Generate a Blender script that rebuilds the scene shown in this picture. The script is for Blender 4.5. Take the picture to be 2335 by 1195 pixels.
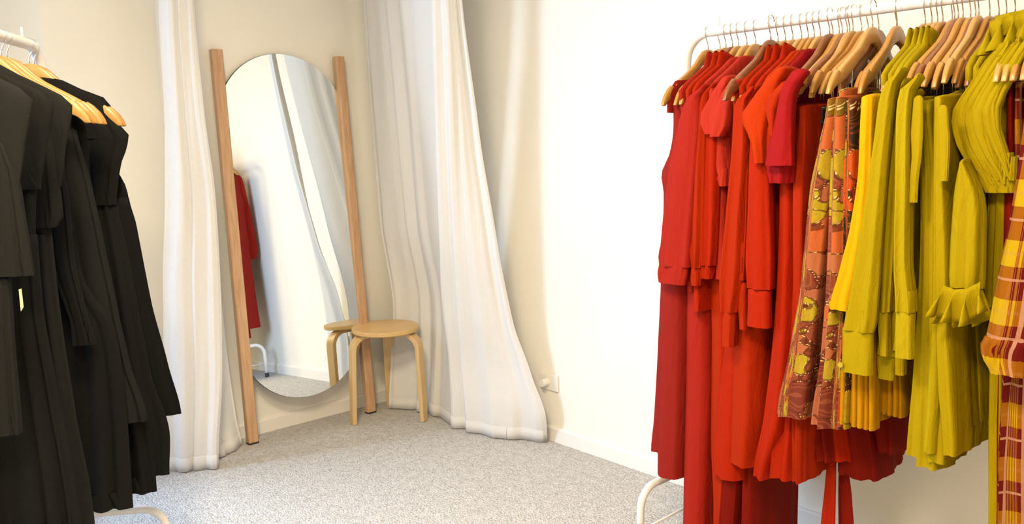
import bpy, math, random
from mathutils import Vector
for o in list(bpy.data.objects): bpy.data.objects.remove(o)
SC = bpy.context.scene
COL = SC.collection
PI = math.pi
# ------------------------------------------------------------------ camera
W, H = 2335.0, 1195.0
FPX = 1894.6
YAW, PITCH, ROLL = 0.734725, 0.137849, -0.0231916
CAM = Vector((0, 0, 1.35))
_f = Vector((math.sin(YAW)*math.cos(PITCH), math.cos(YAW)*math.cos(PITCH), -math.sin(PITCH)))
_r = Vector((math.cos(YAW), -math.sin(YAW), 0)); _u = _r.cross(_f)
CR = _r*math.cos(ROLL) + _u*math.sin(ROLL)
CU = -_r*math.sin(ROLL) + _u*math.cos(ROLL)
cam = bpy.data.cameras.new('camera'); co = bpy.data.objects.new('camera', cam); COL.objects.link(co)
from mathutils import Matrix
m = Matrix((CR, CU, -_f)).transposed().to_4x4(); m.translation = CAM
co.matrix_world = m
cam.sensor_fit = 'HORIZONTAL'; cam.sensor_width = 36; cam.lens = FPX/W*36; cam.clip_start = .05
SC.camera = co
# ------------------------------------------------------------------ view + light
SC.view_settings.view_transform = 'Standard'; SC.view_settings.look = 'None'
SC.view_settings.gamma = 1; SC.view_settings.use_curve_mapping = False
SC.view_settings.exposure = 0.40
wd = bpy.data.worlds.new('sky'); SC.world = wd; wd.use_nodes = True
bg = wd.node_tree.nodes['Background']; bg.inputs[0].default_value = (.55, .72, 1, 1); bg.inputs[1].default_value = 1.2

def area(name, loc, direction, sx, sy, power, color, spread=PI):
    l = bpy.data.lights.new(name, 'AREA'); l.shape = 'RECTANGLE'; l.size = sx; l.size_y = sy
    l.energy = power; l.color = color; l.spread = spread
    o = bpy.data.objects.new(name, l); COL.objects.link(o); o.location = loc
    o.rotation_euler = Vector(direction).to_track_quat('-Z', 'Y').to_euler()
    return o
YA, XC, HB, ZC = 3.72, 2.608, .068, 2.75
KX, KY = .905, 3.72                       # corner where the window wall meets the mirror wall
DD = Vector((-.5402, -.8415, 0)); DN = Vector((.8415, -.5402, 0))    # along / into the room
sky_c = Vector((-.85, 4.70, 2.05))                # open sky outside the window, beyond its near jamb
area('daylight', sky_c, Vector((1.9, 2.6, .75)) - sky_c, 1.5, 1.5, 155, (.56, .74, 1))
area('lamp_light', (.35, 1.3, 2.62), (0, 0, -1), .5, .5, 51, (1, .81, .53))
area('lamp_light', (-.25, .15, 2.62), (0, 0, -1), .5, .5, 51, (1, .81, .53))

# ------------------------------------------------------------------ materials
def srgb(r, g, b):
    def c(v):
        v /= 255.0
        return v/12.92 if v <= .04045 else ((v+.055)/1.055)**2.4
    return (c(r), c(g), c(b), 1)
MATS = {}
def newmat(name):
    m = bpy.data.materials.new(name); m.use_nodes = True; MATS[name] = m
    nt = m.node_tree; return m, nt, nt.nodes['Principled BSDF']
def N(nt, t, **k):
    n = nt.nodes.new(t)
    for a, b in k.items():
        if a in n.inputs: n.inputs[a].default_value = b
        else: setattr(n, a, b)
    return n
def bump(nt, p, h, strength=.3, dist=.01):
    b = N(nt, 'ShaderNodeBump'); b.inputs['Strength'].default_value = strength; b.inputs['Distance'].default_value = dist
    nt.links.new(h, b.inputs['Height']); nt.links.new(b.outputs[0], p.inputs['Normal']); return b
def ramp(nt, stops, interp='LINEAR'):
    r = nt.nodes.new('ShaderNodeValToRGB'); r.color_ramp.interpolation = interp
    e = r.color_ramp.elements
    while len(e) > 1: e.remove(e[-1])
    e[0].position = stops[0][0]; e[0].color = stops[0][1]
    for p, c in stops[1:]:
        k = e.new(p); k.color = c
    return r
def mixc(nt, fac, a, b, mode='MIX'):
    m = nt.nodes.new('ShaderNodeMix'); m.data_type = 'RGBA'; m.blend_type = mode
    for s, v in ((m.inputs[0], fac), (m.inputs[6], a), (m.inputs[7], b)):
        if isinstance(v, (int, float, tuple)): s.default_value = v
        else: nt.links.new(v, s)
    return m.outputs[2]
def mt(nt, op, a, b=0.0, c=None):
    m = nt.nodes.new('ShaderNodeMath'); m.operation = op
    for i, v in enumerate((a, b, c)):
        if v is None: continue
        if isinstance(v, (int, float)): m.inputs[i].default_value = v
        else: nt.links.new(v, m.inputs[i])
    return m.outputs[0]
def simple(name, col, rough=.5, metal=0, spec=.5):
    m, nt, p = newmat(name); p.inputs['Base Color'].default_value = col
    p.inputs['Roughness'].default_value = rough; p.inputs['Metallic'].default_value = metal
    p.inputs['Specular IOR Level'].default_value = spec
    return m
def wallmat(name, col):
    m, nt, p = newmat(name); p.inputs['Roughness'].default_value = .75; p.inputs['Specular IOR Level'].default_value = .25
    tc = N(nt, 'ShaderNodeTexCoord'); n = N(nt, 'ShaderNodeTexNoise', Scale=3.0, Detail=6.0)
    nt.links.new(tc.outputs['Object'], n.inputs['Vector'])
    n2 = N(nt, 'ShaderNodeTexNoise', Scale=60.0, Detail=3.0); nt.links.new(tc.outputs['Object'], n2.inputs['Vector'])
    r = ramp(nt, [(.35, tuple(c*.97 for c in col[:3])+(1,)), (.65, col)]); nt.links.new(n.outputs[0], r.inputs[0])
    nt.links.new(r.outputs[0], p.inputs['Base Color'])
    bump(nt, p, mt(nt, 'ADD', n.outputs[0], mt(nt, 'MULTIPLY', n2.outputs[0], .12)), .25, .012)
    return m
wallmat('plaster', (.88, .86, .79, 1)); simple('trim_paint', (.84, .82, .78, 1), .35)
wallmat('ceiling_paint', (.86, .84, .80, 1))
def carpet():
    m, nt, p = newmat('carpet'); p.inputs['Roughness'].default_value = 1; p.inputs['Specular IOR Level'].default_value = .05
    tc = N(nt, 'ShaderNodeTexCoord')
    v = N(nt, 'ShaderNodeTexVoronoi', Scale=135.0); nt.links.new(tc.outputs['Object'], v.inputs['Vector'])
    n = N(nt, 'ShaderNodeTexNoise', Scale=300.0, Detail=2.0); nt.links.new(tc.outputs['Object'], n.inputs['Vector'])
    n3 = N(nt, 'ShaderNodeTexNoise', Scale=28.0, Detail=5.0, Roughness=.7); nt.links.new(tc.outputs['Object'], n3.inputs['Vector'])
    r = ramp(nt, [(.0, (.74, .67, .585, 1)), (.5, (.62, .555, .48, 1)), (.95, (.46, .41, .35, 1))]); nt.links.new(v.outputs['Distance'], r.inputs[0])
    c = mixc(nt, .18, r.outputs[0], v.outputs['Color'], 'SOFT_LIGHT')
    r2 = ramp(nt, [(.3, (.80, .80, .80, 1)), (.7, (1.05, 1.05, 1.05, 1))]); nt.links.new(n3.outputs[0], r2.inputs[0])
    hs = N(nt, 'ShaderNodeHueSaturation', Saturation=.3); nt.links.new(c, hs.inputs['Color'])
    c = mixc(nt, 1.0, hs.outputs[0], r2.outputs[0], 'MULTIPLY')
    nt.links.new(c, p.inputs['Base Color'])
    h = mt(nt, 'ADD', mt(nt, 'SUBTRACT', 1.0, v.outputs['Distance']), mt(nt, 'MULTIPLY', n.outputs[0], .5))
    bump(nt, p, h, .8, .006)
carpet()
def cloth(name, col, rough=.8, wr=1.0, weave=900, trans=0, sheen=0):
    m, nt, p = newmat(name); p.inputs['Roughness'].default_value = rough; p.inputs['Specular IOR Level'].default_value = .10
    p.inputs['Sheen Weight'].default_value = sheen; p.inputs['Sheen Roughness'].default_value = .5
    tc = N(nt, 'ShaderNodeTexCoord'); mp = N(nt, 'ShaderNodeMapping'); mp.inputs['Scale'].default_value = (1, 1, .33)
    nt.links.new(tc.outputs['Object'], mp.inputs[0])
    n = N(nt, 'ShaderNodeTexNoise', Scale=16.0, Detail=5.0, Roughness=.6, Distortion=.6); nt.links.new(mp.outputs[0], n.inputs['Vector'])
    n2 = N(nt, 'ShaderNodeTexNoise', Scale=float(weave), Detail=1.0); nt.links.new(tc.outputs['Object'], n2.inputs['Vector'])
    if not trans: col = tuple(c*.72 for c in col[:3]) + (1,)
    p.inputs['Base Color'].default_value = col
    if isinstance(col, tuple):
        r = ramp(nt, [(.3, tuple(c*.88 for c in col[:3])+(1,)), (.7, tuple(min(1, c*1.06) for c in col[:3])+(1,))])
        nt.links.new(n2.outputs[0], r.inputs[0]); nt.links.new(r.outputs[0], p.inputs['Base Color'])
    bump(nt, p, mt(nt, 'ADD', n.outputs[0], mt(nt, 'MULTIPLY', n2.outputs[0], .02)), .45*wr, .02)
    if trans:
        t = N(nt, 'ShaderNodeBsdfTranslucent'); t.inputs[0].default_value = col
        mx = N(nt, 'ShaderNodeMixShader', Fac=trans); out = nt.nodes['Material Output']
        nt.links.new(p.outputs[0], mx.inputs[1]); nt.links.new(t.outputs[0], mx.inputs[2]); nt.links.new(mx.outputs[0], out.inputs[0])
    return m, nt, p
cloth('coral', srgb(176, 40, 26)); cloth('rose_red', srgb(158, 38, 30)); cloth('orange_red', srgb(182, 44, 2))
cloth('scarlet', srgb(184, 38, 2)); cloth('crimson', srgb(168, 24, 28)); cloth('deep_red', srgb(134, 22, 8))
cloth('bright_coral', srgb(196, 54, 38)); cloth('tangerine', srgb(200, 56, 2))
cloth('chartreuse', srgb(182, 158, 4)); cloth('chartreuse_soft', srgb(188, 166, 12)); cloth('yellow', srgb(236, 180, 2)); cloth('golden', srgb(206, 146, 6))
cloth('black_linen', (.011, .011, .011, 1), .75, .6); cloth('black_cotton', (.007, .007, .0075, 1), .7, .6)
cloth('charcoal', (.017, .017, .017, 1), .8, .6)
def curtain_mat():
    m, nt, p = cloth('curtain_white', (.95, .94, .925, 1), .9, .35, 600, trans=.35)
    for n in nt.nodes:
        if n.type == 'TEX_NOISE' and n.inputs['Scale'].default_value == 16.0: n.inputs['Scale'].default_value = 38.0
curtain_mat()
def print_mat(name, cols):
    m, nt, p = cloth(name, srgb(200, 120, 40))
    uv = N(nt, 'ShaderNodeUVMap'); uv.uv_map = 'UVMap'
    mp_ = N(nt, 'ShaderNodeMapping'); mp_.inputs['Scale'].default_value = (.85, 1, 1); nt.links.new(uv.outputs[0], mp_.inputs[0])
    nz = N(nt, 'ShaderNodeTexNoise', Scale=9.0, Detail=2.0); nt.links.new(mp_.outputs[0], nz.inputs['Vector'])
    ds = mixc(nt, .15, mp_.outputs[0], nz.outputs['Color'])
    v = N(nt, 'ShaderNodeTexVoronoi', Scale=18.0); nt.links.new(ds, v.inputs['Vector'])
    sp = N(nt, 'ShaderNodeSeparateColor'); nt.links.new(v.outputs['Color'], sp.inputs[0])
    r = ramp(nt, [(i/len(cols), c) for i, c in enumerate(cols)], 'CONSTANT'); nt.links.new(sp.outputs[0], r.inputs[0])
    ve = N(nt, 'ShaderNodeTexVoronoi', Scale=18.0); ve.feature = 'DISTANCE_TO_EDGE'; nt.links.new(ds, ve.inputs['Vector'])
    # wing shading: bands of darker and lighter tone following each cell
    d = mt(nt, 'SINE', mt(nt, 'MULTIPLY', v.outputs['Distance'], 34.0))
    band = mt(nt, 'GREATER_THAN', d, .55)
    c = mixc(nt, mt(nt, 'MULTIPLY', band, .30), r.outputs[0], cols[2])
    # scalloped dark rims with white dots
    rim = mt(nt, 'LESS_THAN', ve.outputs['Distance'], .045)
    c = mixc(nt, mt(nt, 'MULTIPLY', rim, .7), c, srgb(96, 44, 26))
    vd = N(nt, 'ShaderNodeTexVoronoi', Scale=150.0, Randomness=.3); nt.links.new(ds, vd.inputs['Vector'])
    dots = mt(nt, 'MULTIPLY', mt(nt, 'LESS_THAN', vd.outputs['Distance'], .3), rim)
    c = mixc(nt, dots, c, srgb(240, 222, 150))
    c = mixc(nt, 1.0, c, (.60, .56, .56, 1), 'MULTIPLY')
    nt.links.new(c, p.inputs['Base Color'])
print_mat('butterfly_print', [srgb(206, 186, 44), srgb(150, 76, 54), srgb(206, 126, 84), srgb(162, 84, 60), srgb(200, 180, 40), srgb(140, 66, 50), srgb(222, 116, 60), srgb(196, 118, 84)])
print_mat('dark_butterfly_print', [srgb(60, 52, 26), srgb(216, 84, 26), srgb(188, 92, 58), srgb(50, 46, 28), srgb(228, 96, 30), srgb(186, 160, 30), srgb(64, 50, 30), srgb(206, 76, 28)])
def plaid():
    m, nt, p = cloth('plaid', srgb(150, 80, 30))
    uv = N(nt, 'ShaderNodeUVMap'); uv.uv_map = 'UVMap'
    mp_ = N(nt, 'ShaderNodeMapping'); mp_.inputs['Scale'].default_value = (.95, 1, 1); nt.links.new(uv.outputs[0], mp_.inputs[0])
    s = N(nt, 'ShaderNodeSeparateXYZ'); nt.links.new(mp_.outputs[0], s.inputs[0])
    def stripes(o):
        f = mt(nt, 'FRACT', mt(nt, 'MULTIPLY', o, 1/.118))
        wide = mt(nt, 'LESS_THAN', mt(nt, 'ABSOLUTE', mt(nt, 'SUBTRACT', f, .5)), .22)
        a = mt(nt, 'LESS_THAN', mt(nt, 'ABSOLUTE', mt(nt, 'SUBTRACT', f, .5)), .03)
        b = mt(nt, 'LESS_THAN', mt(nt, 'ABSOLUTE', mt(nt, 'SUBTRACT', f, .06)), .022)
        return wide, a, b
    wx, ax, bx = stripes(s.outputs[0]); wy, ay, by = stripes(s.outputs[1])
    tot = mt(nt, 'MULTIPLY', mt(nt, 'ADD', wx, wy), .5)
    r = ramp(nt, [(0, srgb(112, 20, 16)), (.25, srgb(166, 100, 12)), (.75, srgb(206, 174, 20))], 'CONSTANT'); nt.links.new(tot, r.inputs[0])
    c = mixc(nt, mt(nt, 'MULTIPLY', mt(nt, 'MAXIMUM', bx, by), .75), r.outputs[0], srgb(210, 160, 130))
    c = mixc(nt, mt(nt, 'MULTIPLY', mt(nt, 'MAXIMUM', ax, ay), .2), c, srgb(190, 140, 90))
    c = mixc(nt, 1.0, c, (.66, .62, .60, 1), 'MULTIPLY')
    nt.links.new(c, p.inputs['Base Color'])
plaid()
def wood(name, c1, c2, rough=.4, scale=1.0, axis=2):
    m, nt, p = newmat(name); p.inputs['Roughness'].default_value = rough
    tc = N(nt, 'ShaderNodeTexCoord'); mp = N(nt, 'ShaderNodeMapping')
    sc = [1.0, 1.0, 1.0]; sc[axis] = .06; mp.inputs['Scale'].default_value = sc
    nt.links.new(tc.outputs['Object'], mp.inputs[0])
    n = N(nt, 'ShaderNodeTexNoise', Scale=70.0*scale, Detail=6.0, Distortion=1.2); nt.links.new(mp.outputs[0], n.inputs['Vector'])
    n2 = N(nt, 'ShaderNodeTexNoise', Scale=9.0*scale, Detail=3.0); nt.links.new(mp.outputs[0], n2.inputs['Vector'])
    r = ramp(nt, [(.3, c1), (.7, c2)]); nt.links.new(mt(nt, 'ADD', mt(nt, 'MULTIPLY', n.outputs[0], .6), mt(nt, 'MULTIPLY', n2.outputs[0], .4)), r.inputs[0])
    nt.links.new(r.outputs[0], p.inputs['Base Color']); bump(nt, p, n.outputs[0], .08, .002)
wood('oak_pole', srgb(176, 132, 96), srgb(212, 176, 138), .5)
wood('birch', srgb(206, 168, 108), srgb(224, 190, 134), .35, .6, 0); wood('birch_leg', srgb(204, 170, 116), srgb(224, 194, 144), .4, .8, 2)
wood('hanger_pale', srgb(186, 140, 78), srgb(208, 164, 98), .3, .6, 0); wood('hanger_gold', srgb(170, 120, 54), srgb(196, 146, 74), .3, .6, 0)
wood('hanger_brown', srgb(124, 76, 44), srgb(152, 100, 62), .3, .6, 0)
simple('rack_white', (.80, .79, .78, 1), .3); simple('hook_steel', (.75, .75, .77, 1), .18, 1); simple('clip_black', (.02, .02, .02, 1), .35)
simple('mirror_silver', (.90, .925, .90, 1), .0, 1); simple('mirror_edge', (.10, .11, .11, 1), .4); simple('black_rubber', (.03, .03, .03, 1), .6)
simple('frame_blue_grey', srgb(140, 146, 160), .5); simple('outlet_plastic', (.82, .80, .76, 1), .35); simple('cardboard', srgb(128, 100, 84), .8)
simple('button', srgb(170, 150, 40), .3); simple('paper_tag', srgb(226, 206, 160), .7); simple('lamp_shade', (.9, .9, .88, 1), .4)
def glass():
    m, nt, p = newmat('window_glass'); t = N(nt, 'ShaderNodeBsdfTransparent'); g = N(nt, 'ShaderNodeBsdfGlossy', Roughness=.02)
    fr = N(nt, 'ShaderNodeFresnel', IOR=1.3); mx = N(nt, 'ShaderNodeMixShader')
    nt.links.new(fr.outputs[0], mx.inputs[0]); nt.links.new(t.outputs[0], mx.inputs[1]); nt.links.new(g.outputs[0], mx.inputs[2])
    nt.links.new(mx.outputs[0], nt.nodes['Material Output'].inputs[0])
glass()
m_, nt_, p_ = newmat('lamp_glow'); p_.inputs['Emission Color'].default_value = (1, .8, .55, 1); p_.inputs['Emission Strength'].default_value = 4

# ------------------------------------------------------------------ building helpers
def link(name, verts, faces, mat, parent=None, loc=None, smooth=True, uvs=None):
    """one mesh object; verts are world positions, stored relative to the parent (or loc)"""
    base = ORG[parent.name] if parent is not None else Vector(loc if loc is not None else (0, 0, 0))
    me = bpy.data.meshes.new(name); me.from_pydata([tuple(Vector(v)-base) for v in verts], [], faces)
    if uvs is not None:
        ul = me.uv_layers.new(name='UVMap')
        for l in me.loops: ul.data[l.index].uv = uvs[l.vertex_index]
    for p in me.polygons: p.use_smooth = smooth
    me.materials.append(MATS[mat]); me.update()
    o = bpy.data.objects.new(name, me); COL.objects.link(o)
    if parent is not None: o.parent = parent; ORG[o.name] = base
    else: o.location = base; ORG[o.name] = base
    return o
ORG = {}
def tag(o, label=None, cat=None, group=None, kind=None):
    if label: o['label'] = label
    if cat: o['category'] = cat
    if group: o['group'] = group
    if kind: o['kind'] = kind
    return o
def thing(name, label, cat, loc, group=None):
    o = bpy.data.objects.new(name, None); COL.objects.link(o); o.location = loc; o.empty_display_size = .05
    ORG[o.name] = Vector(loc); return tag(o, label, cat, group)
def boxv(c, ax, ay, az, hx, hy, hz):
    c = Vector(c); V = []
    for i in (-1, 1):
        for j in (-1, 1):
            for k in (-1, 1): V.append(c + ax*hx*i + ay*hy*j + az*hz*k)
    F = [(0, 1, 3, 2), (4, 6, 7, 5), (0, 4, 5, 1), (2, 3, 7, 6), (0, 2, 6, 4), (1, 5, 7, 3)]
    return V, F
EX, EY, EZ = Vector((1, 0, 0)), Vector((0, 1, 0)), Vector((0, 0, 1))
class MB:
    def __init__(s): s.v = []; s.f = []
    def add(s, V, F):
        n = len(s.v); s.v += [Vector(v) for v in V]; s.f += [tuple(i+n for i in f) for f in F]; return s
    def box(s, c, hx, hy, hz, ax=EX, ay=EY, az=EZ): return s.add(*boxv(c, ax, ay, az, hx, hy, hz))
    def lohi(s, a, b): 
        a, b = Vector(a), Vector(b); c = (a+b)/2; d = (b-a)/2; return s.box(c, abs(d.x), abs(d.y), abs(d.z))
    def tube(s, pts, r, n=10, cap=True, up=None):
        pts = [Vector(p) for p in pts]; rs = r if isinstance(r, (list, tuple)) else [r]*len(pts)
        V = []; F = []; prev = None
        for i, p in enumerate(pts):
            d = (pts[min(i+1, len(pts)-1)] - pts[max(i-1, 0)]).normalized()
            a = prev if prev is not None else (EZ if abs(d.z) < .9 else EX)
            a = (a - d*a.dot(d)).normalized(); b = d.cross(a); prev = a
            for k in range(n):
                t = 2*PI*k/n; V.append(p + (a*math.cos(t) + b*math.sin(t))*rs[i])
        for i in range(len(pts)-1):
            for k in range(n):
                k2 = (k+1) % n; F.append((i*n+k, i*n+k2, (i+1)*n+k2, (i+1)*n+k))
        if cap: F.append(tuple(range(n-1, -1, -1))); F.append(tuple((len(pts)-1)*n+k for k in range(n)))
        return s.add(V, F)
    def prism(s, pts, d):
        n = len(pts); d = Vector(d); V = [Vector(p) for p in pts] + [Vector(p)+d for p in pts]
        F = [tuple(range(n-1, -1, -1)), tuple(range(n, 2*n))] + [(i, (i+1) % n, n+(i+1) % n, n+i) for i in range(n)]
        return s.add(V, F)
    def build(s, name, mat, parent=None, loc=None, smooth=False, bevel=0, seg=2):
        if parent is None and loc is None: loc = (0, 0, 0)
        o = link(name, s.v, s.f, mat, parent, loc, smooth)
        if bevel:
            b = o.modifiers.new('bevel', 'BEVEL'); b.width = bevel; b.segments = seg; b.limit_method = 'ANGLE'; b.angle_limit = .6
            if smooth is False:
                for p in o.data.polygons: p.use_smooth = True
                b.harden_normals = True
        return o
def ray(x, y): return _f + CR*((x-W/2)/FPX) - CU*((y-H/2)/FPX)
def hit(x, y, P, n):
    d = ray(x, y); t = (Vector(P)-CAM).dot(n)/d.dot(n); return CAM + d*t
def arc(c, a, b, r, t0, t1, n):
    return [Vector(c) + a*r*math.cos(t0+(t1-t0)*i/n) + b*r*math.sin(t0+(t1-t0)*i/n) for i in range(n+1)]
def lerp(a, b, t): return a + (b-a)*t
def interp(rows, n):
    """rows: lists of floats, first entry the parameter; Catmull-Rom resample into n rows evenly in parameter"""
    out = []; t0, t1 = rows[0][0], rows[-1][0]
    for i in range(n):
        t = lerp(t0, t1, i/(n-1)); k = 0
        while k < len(rows)-2 and (rows[k+1][0]-t)*(1 if t1 > t0 else -1) < 0: k += 1
        a, b = rows[k], rows[k+1]; s = (t-a[0])/(b[0]-a[0]) if b[0] != a[0] else 0
        pa = rows[k-1] if k > 0 else a; pb = rows[k+2] if k+2 < len(rows) else b
        r = [t]
        for j in range(1, len(a)):
            da = (b[j]-pa[j])/((b[0]-pa[0]) or 1)*(b[0]-a[0])*.8; db = (pb[j]-a[j])/((pb[0]-a[0]) or 1)*(b[0]-a[0])*.8
            if (b[j]-a[j])*(a[j]-pa[j]) <= 0 : da *= .3
            if (pb[j]-b[j])*(b[j]-a[j]) <= 0 : db *= .3
            s2, s3 = s*s, s*s*s
            r.append((2*s3-3*s2+1)*a[j] + (s3-2*s2+s)*da + (-2*s3+3*s2)*b[j] + (s3-s2)*db)
        out.append(r)
    return out
def loft(name, rings, mat, parent, loc=None, hem=True, top=True, uv=True):
    """rings of equal count, closed; the hem turns inward so the garment reads as hollow"""
    n = len(rings[0])
    R = [list(r) for r in rings]
    if top:
        c = sum(R[0], Vector())/n; f0 = R[0]; R.insert(0, [c + (p-c)*.92 + EZ*.003 for p in f0]); R.insert(0, [c + (p-c)*.7 + EZ*.007 for p in f0]); R.insert(0, [c + (p-c)*.3 + EZ*.010 for p in f0])
    if hem:
        c = sum(R[-1], Vector())/n; L = R[-1]
        R.append(None); R.append(list(L)); R.append([c*.16 + p*.84 + EZ*.05 for p in L])
    gap = R.index(None) if None in R else -1
    R = [r for r in R if r is not None]
    V = [p for r in R for p in r]; F = []
    for i in range(len(R)-1):
        if i == gap-1: continue
        for k in range(n):
            k2 = (k+1) % n; F.append((i*n+k, (i+1)*n+k, (i+1)*n+k2, i*n+k2))
    if top: F.append(tuple(range(n)))
    U = []
    for r in R:
        s = 0
        for k in range(n):
            if k: s += (r[k]-r[k-1]).length
            U.append((s*.62, r[k].z))
    return link(name, V, F, mat, parent, loc, True, U)
def sec(PL, PR, n_away, L, taper, t, rnd, A, kf, As, ks, sq=.55, NN=56):
    """closed section: front lies along PL-PR, depth L away from it, folds growing with t"""
    e1 = PR-PL; w = e1.length; e1 = e1/w if w > 1e-6 else EX; c = (PL+PR)/2; half = w/2
    out = []
    for k in range(NN):
        th = 2*PI*k/NN; q = (1-math.cos(th))/2; s = math.sin(th)
        lat = (1 if s >= 0 else -1)*abs(s)**sq
        wl = half*(1-(1-taper)*q)
        x = lat*wl
        fr = max(0, 1-q*3)
        d = L*q - fr*A*(math.sin(kf*PI*lat+rnd[0]+rnd[3]*t)+.5*math.sin(kf*1.9*PI*lat+rnd[1]))*(1-abs(lat)**6*.5)
        x += As*(math.sin(ks*2*PI*q+rnd[2]+ (0 if s > 0 else 1.3)+rnd[3]*t) + .4*math.sin(ks*5.1*PI*q+rnd[1]))*min(1, q*4)*(1 if s >= 0 else .8)
        out.append(c + e1*x + n_away*d)
    return out
_seed = [7]
def panel(name, rows, P, n, mat, parent, L=.05, taper=.8, A=.004, kf=3, As=.003, ks=2, nr=None, hem=True, t0=.15, sq=.55, NN=56, pleat=None, topcap=True):
    """rows of picture columns (left, right, row) measured on the vertical plane through P with normal n"""
    _seed[0] += 1; rg = random.Random(_seed[0]); rnd = [rg.uniform(0, 6) for _ in range(3)] + [rg.uniform(-1.5, 1.5)]
    n = Vector(n).normalized(); W_ = []
    for xl, xr, y in rows:
        a = hit(xl, y, P, n); b = hit(xr, y, P, n); z = (a.z+b.z)/2
        W_.append([z, a.x, a.y, b.x, b.y])
    zs = W_[0][0]-W_[-1][0]; nr = nr or max(5, int(zs/.022))
    rings = []
    for i, r in enumerate(interp(W_, nr)):
        t = i/(nr-1); g = t0+(1-t0)*t
        PL = Vector((r[1], r[2], r[0])); PR = Vector((r[3], r[4], r[0]))
        rings.append(sec(PL, PR, n, L, taper, t, rnd, A*g, kf, As*g, ks, sq, NN))
    return loft(name, rings, mat, parent, hem=hem, top=topcap)
def body(name, O, u, v, rows, mat, parent, A=.006, k=4, hem=True, seed=None, t0=.1, NN=64):
    """rows (z, near extent along u, far extent, half thickness): a flat hanging garment on the plane of its hanger"""
    _seed[0] += 1; rg = random.Random(_seed[0]); ph = [rg.uniform(0, 6) for _ in range(5)]
    nr = max(8, int((rows[0][0]-rows[-1][0])/.022)); rings = []
    for i, r in enumerate(interp([list(x) for x in rows], nr)):
        z, ua, ub, th = r; t = i/(nr-1); g = t0+(1-t0)*t; ring = []
        for j in range(NN):
            a = 2*PI*j/NN; c, s = math.cos(a), math.sin(a)
            x = (ua-ub)/2 + (ua+ub)/2*(1 if c > 0 else -1)*abs(c)**.8
            y = th*(1 if s > 0 else -1)*abs(s)**.6
            q = x/.4
            y += A*g*(math.sin(k*PI*q*2+ph[0]+1.0*t*math.sin(ph[1])) + .5*math.sin(k*PI*q*3.7+ph[2]))
            x += A*g*.6*math.sin(9*t+ph[3])*(abs(c)**2)
            ring.append(Vector(O) + u*x + v*y + EZ*(z-O[2]))
        rings.append(ring)
    return loft(name, rings, mat, parent, hem=hem)

# ------------------------------------------------------------------ the room
def struct(o, label=None):
    o['kind'] = 'structure'
    if label: o['label'] = label
    return o
YB = -2.2; SE = (KY-YB)/.8415; XD = KX - .5402*SE          # rear wall line and where the window wall meets it
def poly(name, pts, d, mat, label=None):
    return struct(MB().prism(pts, d).build(name, mat), label)
foot = [(KX-.5, KY+.26), (XC+.1, KY+.26), (XC+.1, YB-.1), (XD-.2, YB-.1)]
fp = [Vector((x, y, -.05)) for x, y in foot]
poly('floor', fp, (0, 0, .05), 'carpet', 'beige looped carpet')
poly('ceiling', [p + EZ*(ZC+.05) for p in fp], (0, 0, .05), 'ceiling_paint')
poly('wall_back', [Vector(p) for p in ((KX, YA, 0), (XC+.1, YA, 0), (XC+.1, YA+.25, 0), (KX-.3895, YA+.25, 0))], (0, 0, ZC), 'plaster')
struct(MB().lohi((XC, YB, 0), (XC+.1, YA, ZC)).build('wall_right', 'plaster'))
struct(MB().lohi((XD-.2, YB-.1, 0), (XC+.1, YB, ZC)).build('wall_front', 'plaster'))
K = Vector((KX, KY, 0)); WS0, WS1, WZ0, WZ1 = .012, 2.1, .12, 2.45
wl = MB()
def dbox(mb, s0, s1, z0, z1, n0=-.22, n1=0.0):
    c = K + DD*(s0+s1)/2 + DN*(n0+n1)/2 + EZ*(z0+z1)/2
    return mb.box(c, (s1-s0)/2, (n1-n0)/2, (z1-z0)/2, DD, DN, EZ)
dbox(wl, 0, WS1, 0, WZ0); dbox(wl, 0, WS1, WZ1, ZC); dbox(wl, WS1, SE, 0, ZC)
struct(wl.build('wall_left', 'plaster'))
fr = MB()
for a, b, c, d in ((WS0, WS0+.06, WZ0, WZ1), (WS1-.06, WS1, WZ0, WZ1), (WS0+.06, WS1-.06, WZ1-.06, WZ1), (WS0+.06, WS1-.06, WZ0, WZ0+.06), (1.30, 1.35, WZ0+.06, WZ1-.06)):
    dbox(fr, a, b, c, d, -.215, -.163)
wn = struct(fr.build('window_1', 'frame_blue_grey', bevel=.004), 'blue-grey framed window')
for nm, s0, s1 in (('sash', WS0+.06, 1.30), ('sash', 1.35, WS1-.06)):
    sb = MB()
    for a, b, c, d in ((s0, s0+.045, WZ0+.06, WZ1-.06), (s1-.045, s1, WZ0+.06, WZ1-.06), (s0+.045, s1-.045, WZ1-.105, WZ1-.06), (s0+.045, s1-.045, WZ0+.06, WZ0+.105)):
        dbox(sb, a, b, c, d, -.205, -.172)
    o = sb.build('window_sash', 'frame_blue_grey', wn, bevel=.003)
    dbox(g := MB(), s0+.045, s1-.045, WZ0+.105, WZ1-.105, -.191, -.185).build('window_pane', 'window_glass', o)
# baseboards with a small chamfer on top
def baseboard(name, A, B, nrm):
    A = Vector(A); B = Vector(B); nrm = Vector(nrm)
    pr = [A, A+nrm*.014, A+nrm*.014+EZ*(HB-.008), A+nrm*.008+EZ*HB, A+EZ*HB]
    struct(MB().prism(pr, B-A).build(name, 'trim_paint'))
baseboard('baseboard_back', (KX+.01, YA, 0), (XC-.014, YA, 0), (0, -1, 0))
baseboard('baseboard_right', (XC, YA, 0), (XC, YB, 0), (-1, 0, 0))
baseboard('baseboard_left', K+DD*.01, K+DD*SE*.98, DN)
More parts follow.
